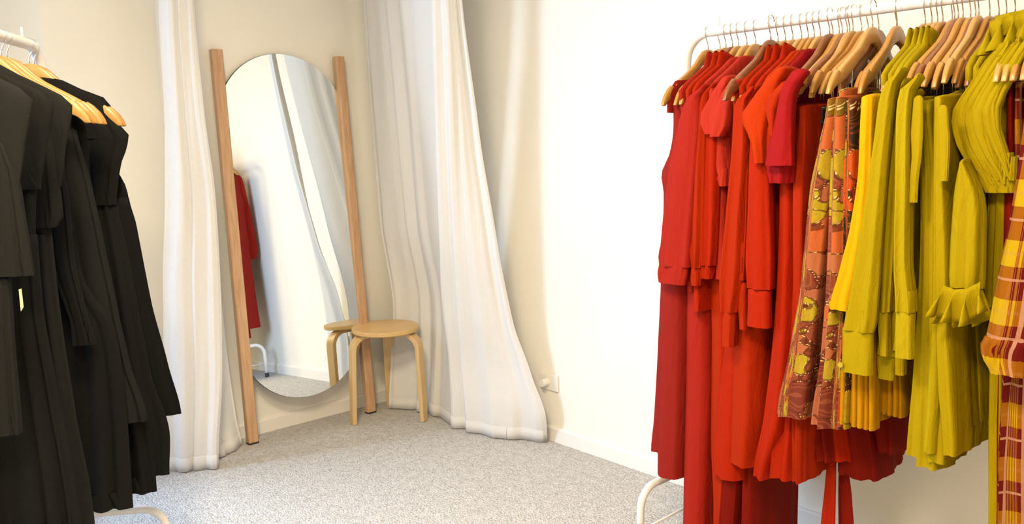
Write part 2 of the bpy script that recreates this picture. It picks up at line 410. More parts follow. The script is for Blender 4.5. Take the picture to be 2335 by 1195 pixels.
# ceiling lamps (out of the picture, they light the room)
for x, y in ((.35, 1.3), (-.25, .15)):
    t = thing('ceiling_lamp', 'round flush ceiling lamp nearer the mirror corner' if y > 0 else 'round flush ceiling lamp at the front of the room', 'lamp', (x, y, ZC), 'flush ceiling lamps')
    MB().tube([(x, y, ZC-.002), (x, y, ZC-.03)], .19, 32).build('lamp_base', 'rack_white', t, smooth=False)
    MB().tube([(x, y, ZC-.03), (x, y, ZC-.07), (x, y, ZC-.085)], [.17, .165, .13], 32).build('lamp_shade', 'lamp_glow', t)

# power point on the right wall, half behind the curtain
op = thing('power_outlet', 'white wall power outlet low beside the curtain hem', 'outlet', (XC, 2.655, .27))
MB().box((XC-.005, 2.645, .275), .005, .058, .038).build('face_plate', 'outlet_plastic', op, bevel=.003)
MB().tube([(XC-.01, 2.655, .275), (XC-.045, 2.655, .275)], [.019, .016], 18).build('plug', 'outlet_plastic', op)

# ------------------------------------------------------------------ curtains
def curtain(name, levels, nf, amp, seed, label, parent=None, ncol=170, amp_top=.5, hemw=True, mat='curtain_white', pw=1.0):
    rg = random.Random(seed); ph = [rg.uniform(0, 6) for _ in range(8)]
    flat = []
    nc = len(levels[0][1])
    for z, pts in levels: flat.append([z] + [c for p in pts for c in p])
    zs = levels[0][0]-levels[-1][0]; nr = int(zs/.03)+2
    R = interp(flat, nr); V = []; U = []
    for i, r in enumerate(R):
        z = r[0]; t = i/(nr-1); P = [Vector((r[1+2*k], r[2+2*k], z)) for k in range(nc)]
        for j in range(ncol):
            s = j/(ncol-1); q = s*(nc-1); k = min(int(q), nc-2); f = q-k
            p0 = P[max(k-1, 0)]; p1 = P[k]; p2 = P[k+1]; p3 = P[min(k+2, nc-1)]
            p = .5*((2*p1) + (p2-p0)*f + (2*p0-5*p1+4*p2-p3)*f*f + (3*p1-p0-3*p2+p3)*f**3)
            d = (P[min(k+1, nc-1)]-P[k]); d.z = 0; d.normalize(); n = Vector((d.y, -d.x, 0))
            w = s + .07*math.sin(2*PI*s*1.3+ph[0]+t*.8) + .03*math.sin(2*PI*s*3.1+ph[7]) + .02*math.sin(1.6*t*PI+ph[1])
            a = amp*(amp_top+(1-amp_top)*t)*(.55+.45*math.sin(2*PI*s*1.6+ph[2]+t))
            h = math.sin(2*PI*nf*w+ph[3]); h = (1 if h > 0 else -1)*abs(h)**pw
            v = a*(h + .10*math.sin(2*PI*nf*2.3*w+ph[4]+t*2) + .05*math.sin(2*PI*nf*4.1*w+ph[5]))
            v += .0014*math.sin(16*t+7*s*nf+ph[6])
            e = min(1, s*18, (1-s)*18)
            zz = z + (0 if z < 2.4 else 0)
            V.append(p + n*v*e); U.append((s, zz))
    F = [(i*ncol+j, (i+1)*ncol+j, (i+1)*ncol+j+1, i*ncol+j+1) for i in range(nr-1) for j in range(ncol-1)]
    if parent is None:
        o = link(name, V, F, mat, None, V[-ncol//2], True, U); tag(o, label, 'curtain')
    else: o = link(name, V, F, mat, parent, None, True, U)
    s_ = o.modifiers.new('thickness', 'SOLIDIFY'); s_.thickness = .0016; s_.offset = 0
    return o, V, nr, ncol
def plan(row, planes, ax):
    """picture columns on given planes -> plan coordinates (+ mean height)"""
    out = []; z = []
    for (x, y), pl in zip(row, planes):
        P = Vector((pl, 0, 0)) if ax == 0 else Vector((0, pl, 0)); h = hit(x, y, P, EX if ax == 0 else EY)
        out.append((h.x, h.y)); z.append(h.z)
    return (sum(z)/len(z), out)
def hem_band(o, V, nr, nc, side, w, parent_name='side_hem'):
    """a doubled strip along one edge of a curtain panel"""
    vv = []; ff = []
    cols = list(range(nc-w, nc)) if side > 0 else list(range(0, w))
    for i in range(nr):
        for j in cols:
            a = V[i*nc+max(j-1, 0)]; b = V[i*nc+min(j+1, nc-1)]; d = (b-a).normalized(); n = Vector((d.y, -d.x, 0))
            vv.append(V[i*nc+j] + n*.0028)
    m_ = len(cols)
    for i in range(nr-1):
        for j in range(m_-1): ff.append((i*m_+j, (i+1)*m_+j, (i+1)*m_+j+1, i*m_+j+1))
    h = link(parent_name, vv, ff, 'curtain_white', o, None, True)
    s_ = h.modifiers.new('thickness', 'SOLIDIFY'); s_.thickness = .0014; s_.offset = 0
def hem_bottom(o, V, nr, nc, k=3):
    vv = []; ff = []
    for i in range(nr-k, nr):
        for j in range(nc):
            a = V[i*nc+max(j-1, 0)]; b = V[i*nc+min(j+1, nc-1)]; d = (b-a).normalized(); n = Vector((d.y, -d.x, 0))
            vv.append(V[i*nc+j] + n*.0028)
    for i in range(k-1):
        for j in range(nc-1): ff.append((i*nc+j, (i+1)*nc+j, (i+1)*nc+j+1, i*nc+j+1))
    h = link('bottom_hem', vv, ff, 'curtain_white', o, None, True)
    s_ = h.modifiers.new('thickness', 'SOLIDIFY'); s_.thickness = .0014; s_.offset = 0
# right hand pair: a gathered panel in the corner and a flared one in front of it
lv = [(2.70, [(2.30, 3.62), (2.26, 3.42), (2.235, 3.2), (2.225, 2.97)]),
      (2.00, [(2.325, 3.62), (2.29, 3.42), (2.265, 3.2), (2.262, 2.975)]),
      (1.00, [(2.36, 3.62), (2.39, 3.47), (2.39, 3.28), (2.36, 3.07)]),
      (.55, [(2.405, 3.60), (2.475, 3.50), (2.48, 3.30), (2.41, 3.11)]),
      (.25, [(2.365, 3.585), (2.44, 3.47), (2.45, 3.28), (2.405, 3.10)]),
      (.006, [(2.335, 3.575), (2.41, 3.46), (2.43, 3.28), (2.40, 3.10)])]
r_ = curtain('curtain', lv, 4, .018, 3, 'white curtain gathered into the corner behind the round stool'); hem_bottom(*r_)
rows = [([(968, -360), (998, -360), (1012, -360), (1022, -360)], (2.19, 2.21, 2.235, 2.25)),
        ([(985, 0), (1020, 0), (1036, 0), (1052, 0)], (2.215, 2.24, 2.265, 2.29)),
        ([(993, 300), (1035, 300), (1065, 300), (1092, 300)], (2.25, 2.28, 2.32, 2.35)),
        ([(1002, 550), (1050, 550), (1095, 550), (1133, 550)], (2.30, 2.33, 2.37, 2.41)),
        ([(1010, 720), (1065, 720), (1120, 720), (1168, 720)], (2.36, 2.38, 2.42, 2.46)),
        ([(1024, 840), (1075, 840), (1140, 840), (1212, 840)], (2.385, 2.41, 2.45, 2.50)),
        ([(1028, 915), (1085, 925), (1155, 935), (1244, 938)], (2.38, 2.41, 2.45, 2.53))]
lv = [plan(r, pl, 0) for r, pl in rows] + [(.006, [(2.378, 3.10), (2.415, 2.94), (2.45, 2.78), (2.565, 2.625)])]
r_ = curtain('curtain', lv, 3, .024, 11, 'white curtain flaring out to the right wall, hem spread on the carpet', amp_top=.35); hem_bottom(*r_); hem_band(*r_, 1, 9)
# left hand pair
rows = [([(372, -340), (392, -340), (412, -340), (430, -340)], (3.54, 3.50, 3.48, 3.47)),
        ([(361, 0), (388, 0), (414, 0), (440, 0)], (3.54, 3.50, 3.48, 3.47)),
        ([(374, 250), (402, 250), (434, 250), (464, 250)], (3.54, 3.50, 3.47, 3.45)),
        ([(376, 450), (415, 450), (455, 450), (490, 450)], (3.54, 3.49, 3.46, 3.44)),
        ([(371, 650), (415, 650), (460, 650), (502, 650)], (3.54, 3.49, 3.45, 3.43)),
        ([(374, 850), (420, 850), (465, 850), (506, 850)], (3.54, 3.49, 3.45, 3.42))]
lv = [plan(r, pl, 1) for r, pl in rows] + [(.006, [(1.185, 3.53), (1.235, 3.485), (1.29, 3.45), (1.35, 3.42)])]
r_ = curtain('curtain', lv, 3, .013, 21, 'white curtain hanging left of the mirror in front of the back wall', amp_top=.55); hem_bottom(*r_); hem_band(*r_, 1, 8)
lv = [(2.70, [(1.30, 3.61), (1.36, 3.60), (1.40, 3.60)]), (1.6, [(1.30, 3.61), (1.38, 3.60), (1.43, 3.60)]),
      (.9, [(1.29, 3.61), (1.39, 3.60), (1.485, 3.60)]), (.45, [(1.29, 3.61), (1.41, 3.60), (1.50, 3.60)]), (.15, [(1.30, 3.60), (1.42, 3.58), (1.525, 3.61)]),
      (.006, [(1.33, 3.56), (1.44, 3.54), (1.545, 3.615)])]
r_ = curtain('curtain', lv, 2, .011, 31, 'white curtain edge behind the left curtain, touching the left mirror pole'); hem_bottom(*r_)
# curtain track on the ceiling
tk = [Vector(p) for p in ((1.18, 3.62, 2.725), (1.30, 3.50, 2.725), (1.6, 3.40, 2.725), (2.15, 3.40, 2.725), (2.24, 3.2, 2.725), (2.24, 2.9, 2.725))]
tag(MB().tube(tk, .012, 10).build('curtain_track', 'rack_white', None, tk[0], smooth=True), 'slim white ceiling track the fitting corner curtains hang from', 'curtain track')

# ------------------------------------------------------------------ leaning mirror
mr = thing('leaning_mirror', 'tall oval mirror between two wooden poles leaning on the back wall', 'mirror', (1.90, 3.60, 0))
LB, LT = Vector((0, 3.604, 0)), Vector((0, 3.692, 1.815)); ldir = (LT-LB).normalized(); lnrm = Vector((0, -ldir.z, ldir.y))   # towards the room
def at(x, s, d=0): return Vector((x, LB.y - (x-1.9)*.022, 0)) + ldir*s + lnrm*d
def pole(x0, x1, name='pole'):
    P0 = at(x0, .008); P1 = at(x1, 1.812)
    a = (P1-P0).normalized(); ex = (EX - a*EX.dot(a)).normalized(); en = a.cross(ex); c = (P0+P1)/2
    hx, hy, ch = .025, .021, .006
    pts = [P0 + ex*x + en*y for x, y in ((-hx+ch, -hy), (hx-ch, -hy), (hx, -hy+ch), (hx, hy-ch), (hx-ch, hy), (-hx+ch, hy), (-hx, hy-ch), (-hx, -hy+ch))]
    o = MB().prism(pts, P1-P0).build(name, 'oak_pole', mr, bevel=.0015)
    q = [p - a*.008 for p in pts]
    MB().prism(q, a*.008).build('foot_pad', 'black_rubber', o)
pole(1.596, 1.588); pole(2.236, 2.203)
def stadium(hw, z0, z1, n=36):
    r = hw; cx = 1.898; out = []
    for i in range(n+1): t = PI*i/n; out.append((cx + r*math.cos(t), z1-r + r*math.sin(t)))
    for i in range(n+1): t = PI + PI*i/n; out.append((cx + r*math.cos(t), z0+r + r*math.sin(t)))
    return out
st = stadium(.325, .163, 1.812)
def tl(s): return (1.45-s)*.015
MB().prism([at(x, s, -.006+tl(s)) for x, s in st], -lnrm*.010).build('backing_board', 'mirror_edge', mr)
st2 = stadium(.3235, .1645, 1.8105)
MB().prism([at(x, s, -.0055+tl(s)) for x, s in st2], lnrm*.0035).build('mirror_glass', 'mirror_silver', mr)

# ------------------------------------------------------------------ round stool
SCX, SCY = 2.262, 3.462
stl = thing('round_stool', 'round birch plywood stool with three bent legs beside the mirror', 'stool', (SCX, SCY, 0))
def disc(mb, c, r, z0, z1, n=64):
    prof = [(r-.004, z0), (r, z0+.004), (r, z1-.004), (r-.004, z1)]
    V = [Vector((c[0]+a*math.cos(2*PI*k/n), c[1]+a*math.sin(2*PI*k/n), b)) for a, b in prof for k in range(n)]
    F = [(i*n+k, i*n+(k+1) % n, (i+1)*n+(k+1) % n, (i+1)*n+k) for i in range(3) for k in range(n)]
    F += [tuple(range(n-1, -1, -1)), tuple(3*n+k for k in range(n))]
    return mb.add(V, F)
disc(MB(), (SCX, SCY), .168, .452, .474).build('seat', 'birch', stl)
for fx, fy in ((2.075, 3.50), (2.350, 3.285), (2.375, 3.615)):
    d = Vector((fx-SCX, fy-SCY, 0)); R = d.length; d.normalize(); w = Vector((-d.y, d.x, 0)); c0 = Vector((SCX, SCY, 0))
    th, wd_ = .022, .0275
    out = []; inn = []
    rc = .075
    # centre line: along under the seat, round the bend, down to the floor with a slight splay
    cx, cz = R-.012-rc, .441-rc
    cl = [(.045, .441), (cx, .441)] + [(cx + rc*math.sin(a), cz + rc*math.cos(a)) for a in [PI/2*i/10 for i in range(1, 11)]] + [(R-.006, .2), (R, .001)]
    V = []; F = []
    for i, (a, b) in enumerate(cl):
        a0, b0 = cl[max(i-1, 0)]; a1, b1 = cl[min(i+1, len(cl)-1)]; tx, tz = a1-a0, b1-b0; l = math.hypot(tx, tz); nx, nz = -tz/l, tx/l
        h = th/2
        ww = wd_*(1.0 if b > .3 else lerp(.82, 1, b/.3))
        for sx, sw in ((1, 1), (1, -1), (-1, -1), (-1, 1)):
            V.append(c0 + d*(a + nx*h*sx) + EZ*(b + (nz*h*sx if i < len(cl)-1 else 0)) + w*ww*sw)
    for i in range(len(cl)-1):
        for k in range(4): F.append((i*4+k, i*4+(k+1) % 4, (i+1)*4+(k+1) % 4, (i+1)*4+k))
    F += [(3, 2, 1, 0), tuple((len(cl)-1)*4+k for k in range(4))]
    MB().add(V, F).build('leg', 'birch_leg', stl, bevel=.003)

# ------------------------------------------------------------------ clothes racks
RU = Vector((-1, 0, 0)); RD = Vector((0, -1, 0)); RX, RZ = 2.25, 1.69
LU = Vector((.8415, -.5402, 0)); LDn = Vector((-.5402, -.8415, 0)); LE = Vector((.655, 2.745, 1.665))
def rack(E, along, u, z, length, label, fh=.24):
    """E: far end of the rail at height z; along: towards the near end"""
    E = Vector((E[0], E[1], 0)); t = thing('clothes_rack', label, 'clothes rack', E+along*length/2)
    r = .085; F_ = E + along*length
    pts = [E + EZ*(fh+.01)] + [E + EZ*(z-r-.4)] + arc(E + EZ*(z-r) + along*r, -along, EZ, r, 0, PI/2, 8) + arc(F_ + EZ*(z-r) - along*r, along, EZ, r, PI/2, 0, 8) + [F_ + EZ*(fh+.01)]
    MB().tube(pts, .0155, 16).build('rail_frame', 'rack_white', t, smooth=True)
    for P in (E, F_):
        q = .07; hw = .235
        fp_ = [P - u*hw + EZ*.012] + arc(P - u*(hw-q) + EZ*(fh-q), -u, EZ, q, 0, PI/2, 7) + arc(P + u*(hw-q) + EZ*(fh-q), u, EZ, q, PI/2, 0, 7) + [P + u*hw + EZ*.012]
        o = MB().tube(fp_, .0125, 14).build('foot_arch', 'rack_white', t, smooth=True)
        MB().tube([P - u*hw + EZ*.10, P + u*hw + EZ*.10], .004, 8).build('crossbar', 'rack_white', o, smooth=True)
        for s in (-1, 1): MB().tube([P + u*hw*s + EZ*.001, P + u*hw*s + EZ*.03], .0145, 12).build('end_cap', 'black_rubber', o)
    for P in (E + along*.12, F_ - along*.12):
        MB().tube([P + EZ*(z+.012), P + EZ*(z+.042)], .003, 8).build('stop_pin', 'rack_white', t, smooth=True)
    return t
rack((RX, 1.635), RD, RU, RZ, 1.30, 'white tubular clothes rack along the right wall, full of red and yellow clothes')
rack(LE, LDn, LU, LE.z, 1.75, 'white tubular clothes rack by the window, full of black clothes')

# ------------------------------------------------------------------ hangers (local: x along the arm towards the room, y along the rail, z up, origin at the rail centre)
def arm_pts(half=.232, notch=True):
    top = [(0, -.052), (.012, -.053), (.028, -.060), (.045, -.074), (.064, -.094), (.085, -.112), (.115, -.130), (.150, -.150), (.172, -.163)]
    top += [(.176, -.172), (.184, -.170)] if notch else []
    top += [(.188, -.168), (.202, -.178), (.218, -.196), (.228, -.214), (half, -.228)]
    bot = [(half-.012, -.230), (.205, -.214), (.190, -.207), (.160, -.196), (.120, -.172), (.090, -.150), (.065, -.130), (.045, -.112), (.025, -.098), (0, -.092)]
    return top, bot
def hanger_body_mesh(name, matn):
    top, bot = arm_pts(); pr = [(x, z) for x, z in top] + [(x, z) for x, z in bot]
    full = pr + [(-x, z) for x, z in reversed(pr) if abs(x) > 1e-6]
    # arms built as a strip of quads so the outline bends cleanly
    nb = 14; V = []; F = []
    def samp(L, x):
        for a, b in zip(L, L[1:]):
            if min(a[0], b[0])-1e-9 <= x <= max(a[0], b[0])+1e-9 and a[0] != b[0]: return lerp(a[1], b[1], (x-a[0])/(b[0]-a[0]))
        return L[-1][1]
    xs = sorted(set([0, .012, .028, .045, .055, .064, .075, .085, .10, .115, .13, .15, .172, .176, .184, .188, .195, .202, .21, .218, .224, .228, .2315]))
    bt = list(reversed(bot)) + [(.2321, -.228)]
    bt = sorted(bt)
    X = [-x for x in reversed(xs[1:])] + xs
    for x in X:
        a = abs(x); zt = samp(top, a); zb = samp(bt, a); h = .0065*(1 - .25*max(0, (a-.2)/.03)); c = min(.003, (zt-zb)*.35)
        for y, z in ((-h, zb+c), (-h, zt-c), (-h+.002, zt), (h-.002, zt), (h, zt-c), (h, zb+c), (h-.002, zb), (-h+.002, zb)): V.append((x, y, z))
    for i in range(len(X)-1):
        for k in range(8): F.append((i*8+k, i*8+(k+1) % 8, (i+1)*8+(k+1) % 8, (i+1)*8+k))
    F += [tuple(range(7, -1, -1)), tuple((len(X)-1)*8+k for k in range(8))]
    me = bpy.data.meshes.new(name); me.from_pydata(V, [], F); me.materials.append(MATS[matn])
    for p in me.polygons: p.use_smooth = True
    me.update(); return me
def mesh_of(mb, name, matn, smooth=True):
    me = bpy.data.meshes.new(name); me.from_pydata([tuple(v) for v in mb.v], [], mb.f); me.materials.append(MATS[matn])
    for p in me.polygons: p.use_smooth = smooth
    me.update(); return me
hk = [(0, 0, -.058), (0, 0, -.040), (.004, 0, -.030), (.012, 0, -.016)] + [(.0175*math.cos(a)+.0, 0, .0175*math.sin(a)) for a in [(-.35 + (PI*1.12)*i/10) for i in range(11)]]
ME = {'hook': mesh_of(MB().tube(hk, .0017, 8), 'hook', 'hook_steel')}
cb = MB(); 
for s in (-1, 1): cb.tube([(s*.105, 0, -.160), (s*.105, 0, -.262)], .0014, 6)
cb.tube([(-.165, 0, -.262), (.165, 0, -.262)], .0018, 8); ME['bar'] = mesh_of(cb, 'clip_bar', 'hook_steel')
cp = MB().box((0, -.0055, -.018), .0085, .003, .022).box((0, .0055, -.018), .0085, .003, .022).tube([(-.008, 0, 0), (.008, 0, 0)], .005, 8).box((0, 0, -.036), .009, .006, .003)
ME['clip'] = mesh_of(cp, 'clip', 'clip_black', False)
for w in ('pale', 'gold', 'brown'): ME[w] = hanger_body_mesh('hanger_'+w, 'hanger_'+w)
def proto(tone, clips):
    t = bpy.data.objects.new('wooden_hanger', None); COL.objects.link(t); t.empty_display_size = .03
    def part(n, me, loc=(0, 0, 0)):
        o = bpy.data.objects.new(n, me); COL.objects.link(o); o.parent = t; o.location = loc; return o
    part('hanger_arms', ME[tone]); part('hook', ME['hook'])
    if clips:
        part('clip_bar', ME['bar'])
        for s in (-1, 1): part('clip', ME['clip'], (s*.145, 0, -.262))
    return t
PROTO = {}
def hanger(P, u, tone, clips, label, group, swing=0, tilt=0):
    key = (tone, clips)
    if key not in PROTO: t = PROTO[key] = proto(tone, clips)
    else:
        src = PROTO[key]; t = src.copy(); COL.objects.link(t)
        for ch in src.children:
            c = ch.copy(); COL.objects.link(c); c.parent = t
    t.location = P; t.rotation_euler = (0, tilt, math.atan2(u.y, u.x) + swing)
    tag(t, label, 'hanger', group); return t

# ------------------------------------------------------------------ garments on the right rack
def YH(x):
    """place on the rail of the hanger whose hook meets picture column x"""
    return hit(x, 75-(x-1620)*.138, (RX, 0, 0), EX).y
def rg_thing(name, label, cat, Y, z0, group=None): return thing(name, label, cat, (RX, Y, z0), group)
def RP(g, name, rows, X, mat, L=.07, **k):
    """a piece of cloth whose outward end hangs on the plane X of the rack"""
    return panel(name, rows, (X, 0, 0), EX, MATS_(mat), g, L=L, **k)
def MATS_(m): return m
SH = [(1.592, .088, .088, .011), (1.583, .100, .100, .012), (1.553, .152, .152, .013), (1.530, .196, .19, .014), (1.500, .232, .22, .015), (1.45, .222, .212, .016)]
def bodice(g, Y, z1, mat, near=.20, far=.21, th=.018, name='bodice', top=0, flare=0, A=.005, sh=SH):
    rows = list(sh) + [(1.30, near, far, th), (lerp(1.3, z1, .5), near+flare*.5, far+flare*.3, th*1.15), (z1, near+flare, far+flare*.6, th*1.3)]
    return body(name, (RX, Y, 0), RU, RD, rows, mat, g, A=A)
def collar(g, Y, mat, du=.02, z=1.572, h=.048, name='collar'):
    """band standing round the neck of the hanger"""
    V = []; F = []; n = 28
    for j, (dz, k, kk) in enumerate(((-.03, 1.12, 1), (0, 1.0, 1), (h*.8, .94, 1), (h, .93, .8), (h*.9, 1.0, .6), (.004, 1.14, 1.3))):
        for i in range(n):
            a = 2*PI*i/n; c, s = math.cos(a), math.sin(a)
            V.append(Vector((RX - (.100*k*c), Y + (.014*kk*k)*s, z + dz - .030*(1-abs(c)))))
    for j in range(5):
        for i in range(n): F.append((j*n+i, j*n+(i+1) % n, (j+1)*n+(i+1) % n, (j+1)*n+i))
    return link(name, V, F, mat, g, None, True, [(v.x, v.z) for v in V])
def cuff(s, rows, X, mat, L=.055, **k):
    k.setdefault('A', .0015); k.setdefault('As', .001)
    return RP(s, 'cuff', rows, X, mat, L=L, nr=8, **k)
def button(parent, x, y, X):
    P = hit(x, y, (X, 0, 0), EX); MB().tube([P+EX*.002, P-EX*.003], .0065, 14).build('button', 'button', parent, smooth=False)
HG = 'wooden hangers on the right rack'
_hr = random.Random(5)
def RH(x, tone, clips, label, dx=0, swing=0, tilt=0):
    if clips and dx == 0: dx = _hr.uniform(-.03, .018); swing = _hr.uniform(-.07, .07); tilt = _hr.uniform(-.035, .035)
    return hanger(Vector((RX+dx, YH(x), RZ+.016-.0175)), RU, tone, clips, label, HG, swing, tilt)

# --- far end: long red dresses and jumpsuits
RH(1615, 'gold', False, 'wooden hanger nearest the far upright of the right rack, red strap near its tip', swing=0)
g = rg_thing('strap_dress', 'long rose red sleeveless dress at the far end of the right rack', 'dress', YH(1615), .1)
body('strap', (RX, YH(1615), 0), RU, RD, [(1.535, .165, .16, .012), (1.50, .205, .20, .013), (1.44, .205, .20, .013)], 'rose_red', g, A=.001)
RP(g, 'gown', [(1522, 1560, 232), (1522, 1560, 290), (1512, 1560, 345), (1486, 1555, 400), (1493, 1555, 440), (1487, 1560, 540), (1475, 1560, 590), (1482, 1560, 640), (1478, 1550, 780), (1470, 1540, 950), (1464, 1530, 1032)], 2.06, 'rose_red', L=.43, taper=.5, A=.006)
RH(1634, 'gold', False, 'second wooden hanger from the far upright, short red strap looped over its end', dx=.02)
g = rg_thing('strap_dress', 'rose red sleeveless dress with a straight hem just above the rack foot', 'dress', YH(1634), .1)
body('strap', (RX+.02, YH(1634), 0), RU, RD, [(1.53, .17, .16, .011), (1.49, .212, .20, .012), (1.44, .205, .20, .012)], 'coral', g, A=.001)
RP(g, 'gown', [(1545, 1575, 245), (1540, 1575, 330), (1520, 1570, 420), (1500, 1565, 600), (1482, 1560, 680), (1480, 1556, 850), (1478, 1550, 990), (1478, 1545, 1090)], 2.045, 'rose_red', L=.38, taper=.5, A=.008, kf=2.5)
# two jumpsuits and a shirt with gathered cuffs
def blouse(x, tone, mat, gl, hl, name, cat, z1, sl, cf, X=1.99, colr=True, legs=(), L=.06, near=.19, sk=None, kf=2.5, A=.006, flare=.02, cup=None, cl='gathered'):
    Y = YH(x); RH(x, tone, False, hl)
    g = rg_thing(name, gl, cat, Y, max(.02, z1-.02 if not legs else .03))
    bodice(g, Y, z1, mat, near=near, flare=flare)
    if colr: collar(g, Y, mat)
    for i, (s, c) in enumerate(zip(sl, cf)):
        a0, b0, y0 = s[0]; w0 = b0-a0; s = [(a0+w0*.75+12, b0+14, y0-28), (a0+w0*.35+5, b0+6, y0-13)] + list(s)
        o = RP(g, 'sleeve', s, X+i*.01, mat, L=L, A=A, As=.0015, ks=1.3, kf=kf*.7)
        if c: cuff(o, c, X+i*.01+.004, mat, L=L*.8, **({'A': .0035, 'kf': 9, 't0': 1} if cl == 'gathered' else {}))
    if x < 1700:          # the sleeve on the wall side
        body('sleeve', (RX, Y+.012, 0), RU, RD, [(1.505, -.16, .235, .018), (1.44, -.185, .275, .022), (1.30, -.195, .295, .024), (1.1, -.205, .315, .026), (.92, -.21, .325, .026), (.85, -.225, .31, .024)], mat, g, A=.003)
    for lg in legs: RP(g, 'trouser_leg', lg[1], lg[0], mat, L=.20, taper=.6, A=.006, kf=2)
    return g
blouse(1656, 'gold', 'coral', 'coral red jumpsuit with wide gathered cuffs, the longest sleeve at the far end', 'wooden hanger of the coral red jumpsuit at the far end', 'jumpsuit', 'jumpsuit', .9,
       [[(1556, 1592, 225), (1535, 1590, 290), (1512, 1582, 400), (1498, 1572, 520), (1491, 1566, 608)]], [[(1493, 1564, 608), (1490, 1562, 628), (1493, 1558, 648)]], X=2.0,
       legs=[(2.07, [(1556, 1610, 560), (1550, 1612, 680), (1547, 1612, 900), (1543, 1606, 1100), (1541, 1600, 1270)])], flare=0)
# a second soft cuff seen under the first
g = blouse(1671, 'brown', 'orange_red', 'orange red jumpsuit with narrow gathered cuffs beside the coral one', 'wooden hanger of the orange red jumpsuit with narrow cuffs', 'jumpsuit', 'jumpsuit', .9,
       [[(1582, 1612, 222), (1572, 1606, 300), (1566, 1602, 440), (1566, 1598, 560), (1573, 1592, 612)]], [[(1573, 1592, 614), (1571, 1592, 634), (1574, 1590, 652)]], X=2.015,
       legs=[(2.09, [(1605, 1660, 560), (1608, 1665, 800), (1606, 1665, 1000), (1612, 1672, 1150), (1612, 1672, 1270)])], flare=0)
blouse(1685, 'gold', 'scarlet', 'scarlet shirt with a gathered cuff, third collar from the far end', 'wooden hanger of the scarlet shirt with gathered cuff', 'shirt', 'shirt', .85,
       [[(1603, 1632, 222), (1598, 1632, 320), (1594, 1630, 460), (1592, 1626, 560), (1594, 1622, 606)]], [[(1594, 1620, 608), (1593, 1619, 622), (1594, 1617, 636)]], X=2.03)
def shortsleeve(x, tone, mat, gl, hl, slv, fold, X, z1=.95, name='blouse', collar_=False, sk=None, L=.10):
    Y = YH(x); RH(x, tone, False, hl)
    g = rg_thing(name, gl, 'blouse' if name == 'blouse' else name.replace('_', ' '), Y, z1-.02)
    bodice(g, Y, z1, mat, near=.19)
    if collar_: collar(g, Y, mat)
    o = RP(g, 'sleeve', slv, X, mat, L=L, taper=.6, A=.004, As=.0015, ks=1.2, kf=1.2)
    if fold: RP(g, 'side_drape', fold, X+.03, mat, L=.10, A=.007, kf=2)
    return g
shortsleeve(1704, 'pale', 'bright_coral', 'bright coral short sleeved blouse, farther of the two coral ones', 'wooden hanger with a broad pale face above the coral blouses',
            [(1640, 1662, 178), (1618, 1652, 205), (1598, 1645, 240), (1579, 1640, 270), (1592, 1632, 292), (1602, 1628, 306)], [(1600, 1632, 300), (1596, 1632, 340), (1600, 1640, 380), (1615, 1640, 410)], 2.012)
shortsleeve(1724, 'gold', 'bright_coral', 'bright coral short sleeved blouse with its sleeve folded open', 'wooden hanger of the coral blouse with folded sleeve',
            [(1656, 1685, 185), (1634, 1672, 215), (1620, 1660, 250), (1610, 1655, 290), (1612, 1640, 312)], [(1612, 1650, 300), (1610, 1652, 360), (1625, 1655, 400), (1634, 1655, 425)], 2.012)
# --- bare brown hanger pair with dark red trousers clipped on
def skirt(x, tone, mat, gl, hl, rows, X, name='skirt', L=.30, taper=.35, A=.010, kf=3, clips=True, cat=None, waist=True, swing=0, dx=0, **k):
    Y = YH(x)
    if hl: RH(x, tone, clips, hl, swing=swing, dx=dx)
    g = rg_thing(name, gl, cat or name.replace('_', ' '), Y, hit(rows[-1][0], rows[-1][2], (X, 0, 0), EX).z)
    RP(g, 'skirt_cloth' if 'skirt' in name else 'cloth', rows, X, mat, L=L, taper=taper, A=A, kf=kf, As=.004, ks=3, **k)
    if waist: body('waistband', (RX, Y, 0), RU, RD, [(1.428, .168, .168, .008), (1.405, .168, .168, .009), (1.385, .166, .166, .010)], mat, g, A=.0015, k=9)
    return g
skirt(1780, 'brown', 'deep_red', 'dark red trousers clipped to the brown hanger in front of the coral blouses', 'brown wooden hanger reaching out in front of the coral blouses', [(1652, 1690, 250), (1650, 1700, 400), (1645, 1700, 700), (1640, 1690, 1000), (1625, 1672, 1270)], 2.07, name='trousers', dx=-.052)
skirt(1759, 'gold', 'deep_red', 'dark red trousers directly behind the red shirts with long cuffs', 'golden wooden hanger tucked beside the brown one', [(1672, 1712, 250), (1672, 1720, 500), (1680, 1725, 800), (1680, 1725, 1100), (1678, 1722, 1270)], 2.09, name='trousers')
# --- four collared orange red shirts
skirtpan = [(1652, 1705, 560), (1635, 1705, 760), (1613, 1700, 930), (1601, 1695, 1092)]
g = blouse(1775, 'gold', 'orange_red', 'orange red shirt dress with the lowest hanging narrow cuff', 'wooden hanger of the shirt dress with the lowest cuff', 'shirt_dress', 'dress', 1.0,
       [[(1668, 1700, 232), (1661, 1700, 330), (1646, 1690, 500), (1631, 1684, 640), (1637, 1672, 712)]], [[(1643, 1671, 708), (1641, 1669, 750), (1642, 1666, 792)]], X=1.975, cl='plain')
RP(g, 'skirt_cloth', skirtpan, 2.05, 'scarlet', L=.36, taper=.5, A=.008, kf=2)
g = blouse(1792, 'gold', 'orange_red', 'orange red shirt dress with a cuff half hidden between two others', 'wooden hanger of the shirt dress with the half hidden cuff', 'shirt_dress', 'dress', 1.0,
       [[(1690, 1712, 228), (1682, 1706, 400), (1680, 1702, 560), (1678, 1698, 640)]], [[(1680, 1700, 650), (1678, 1700, 700), (1682, 1700, 752)]], X=1.99, cl='plain')
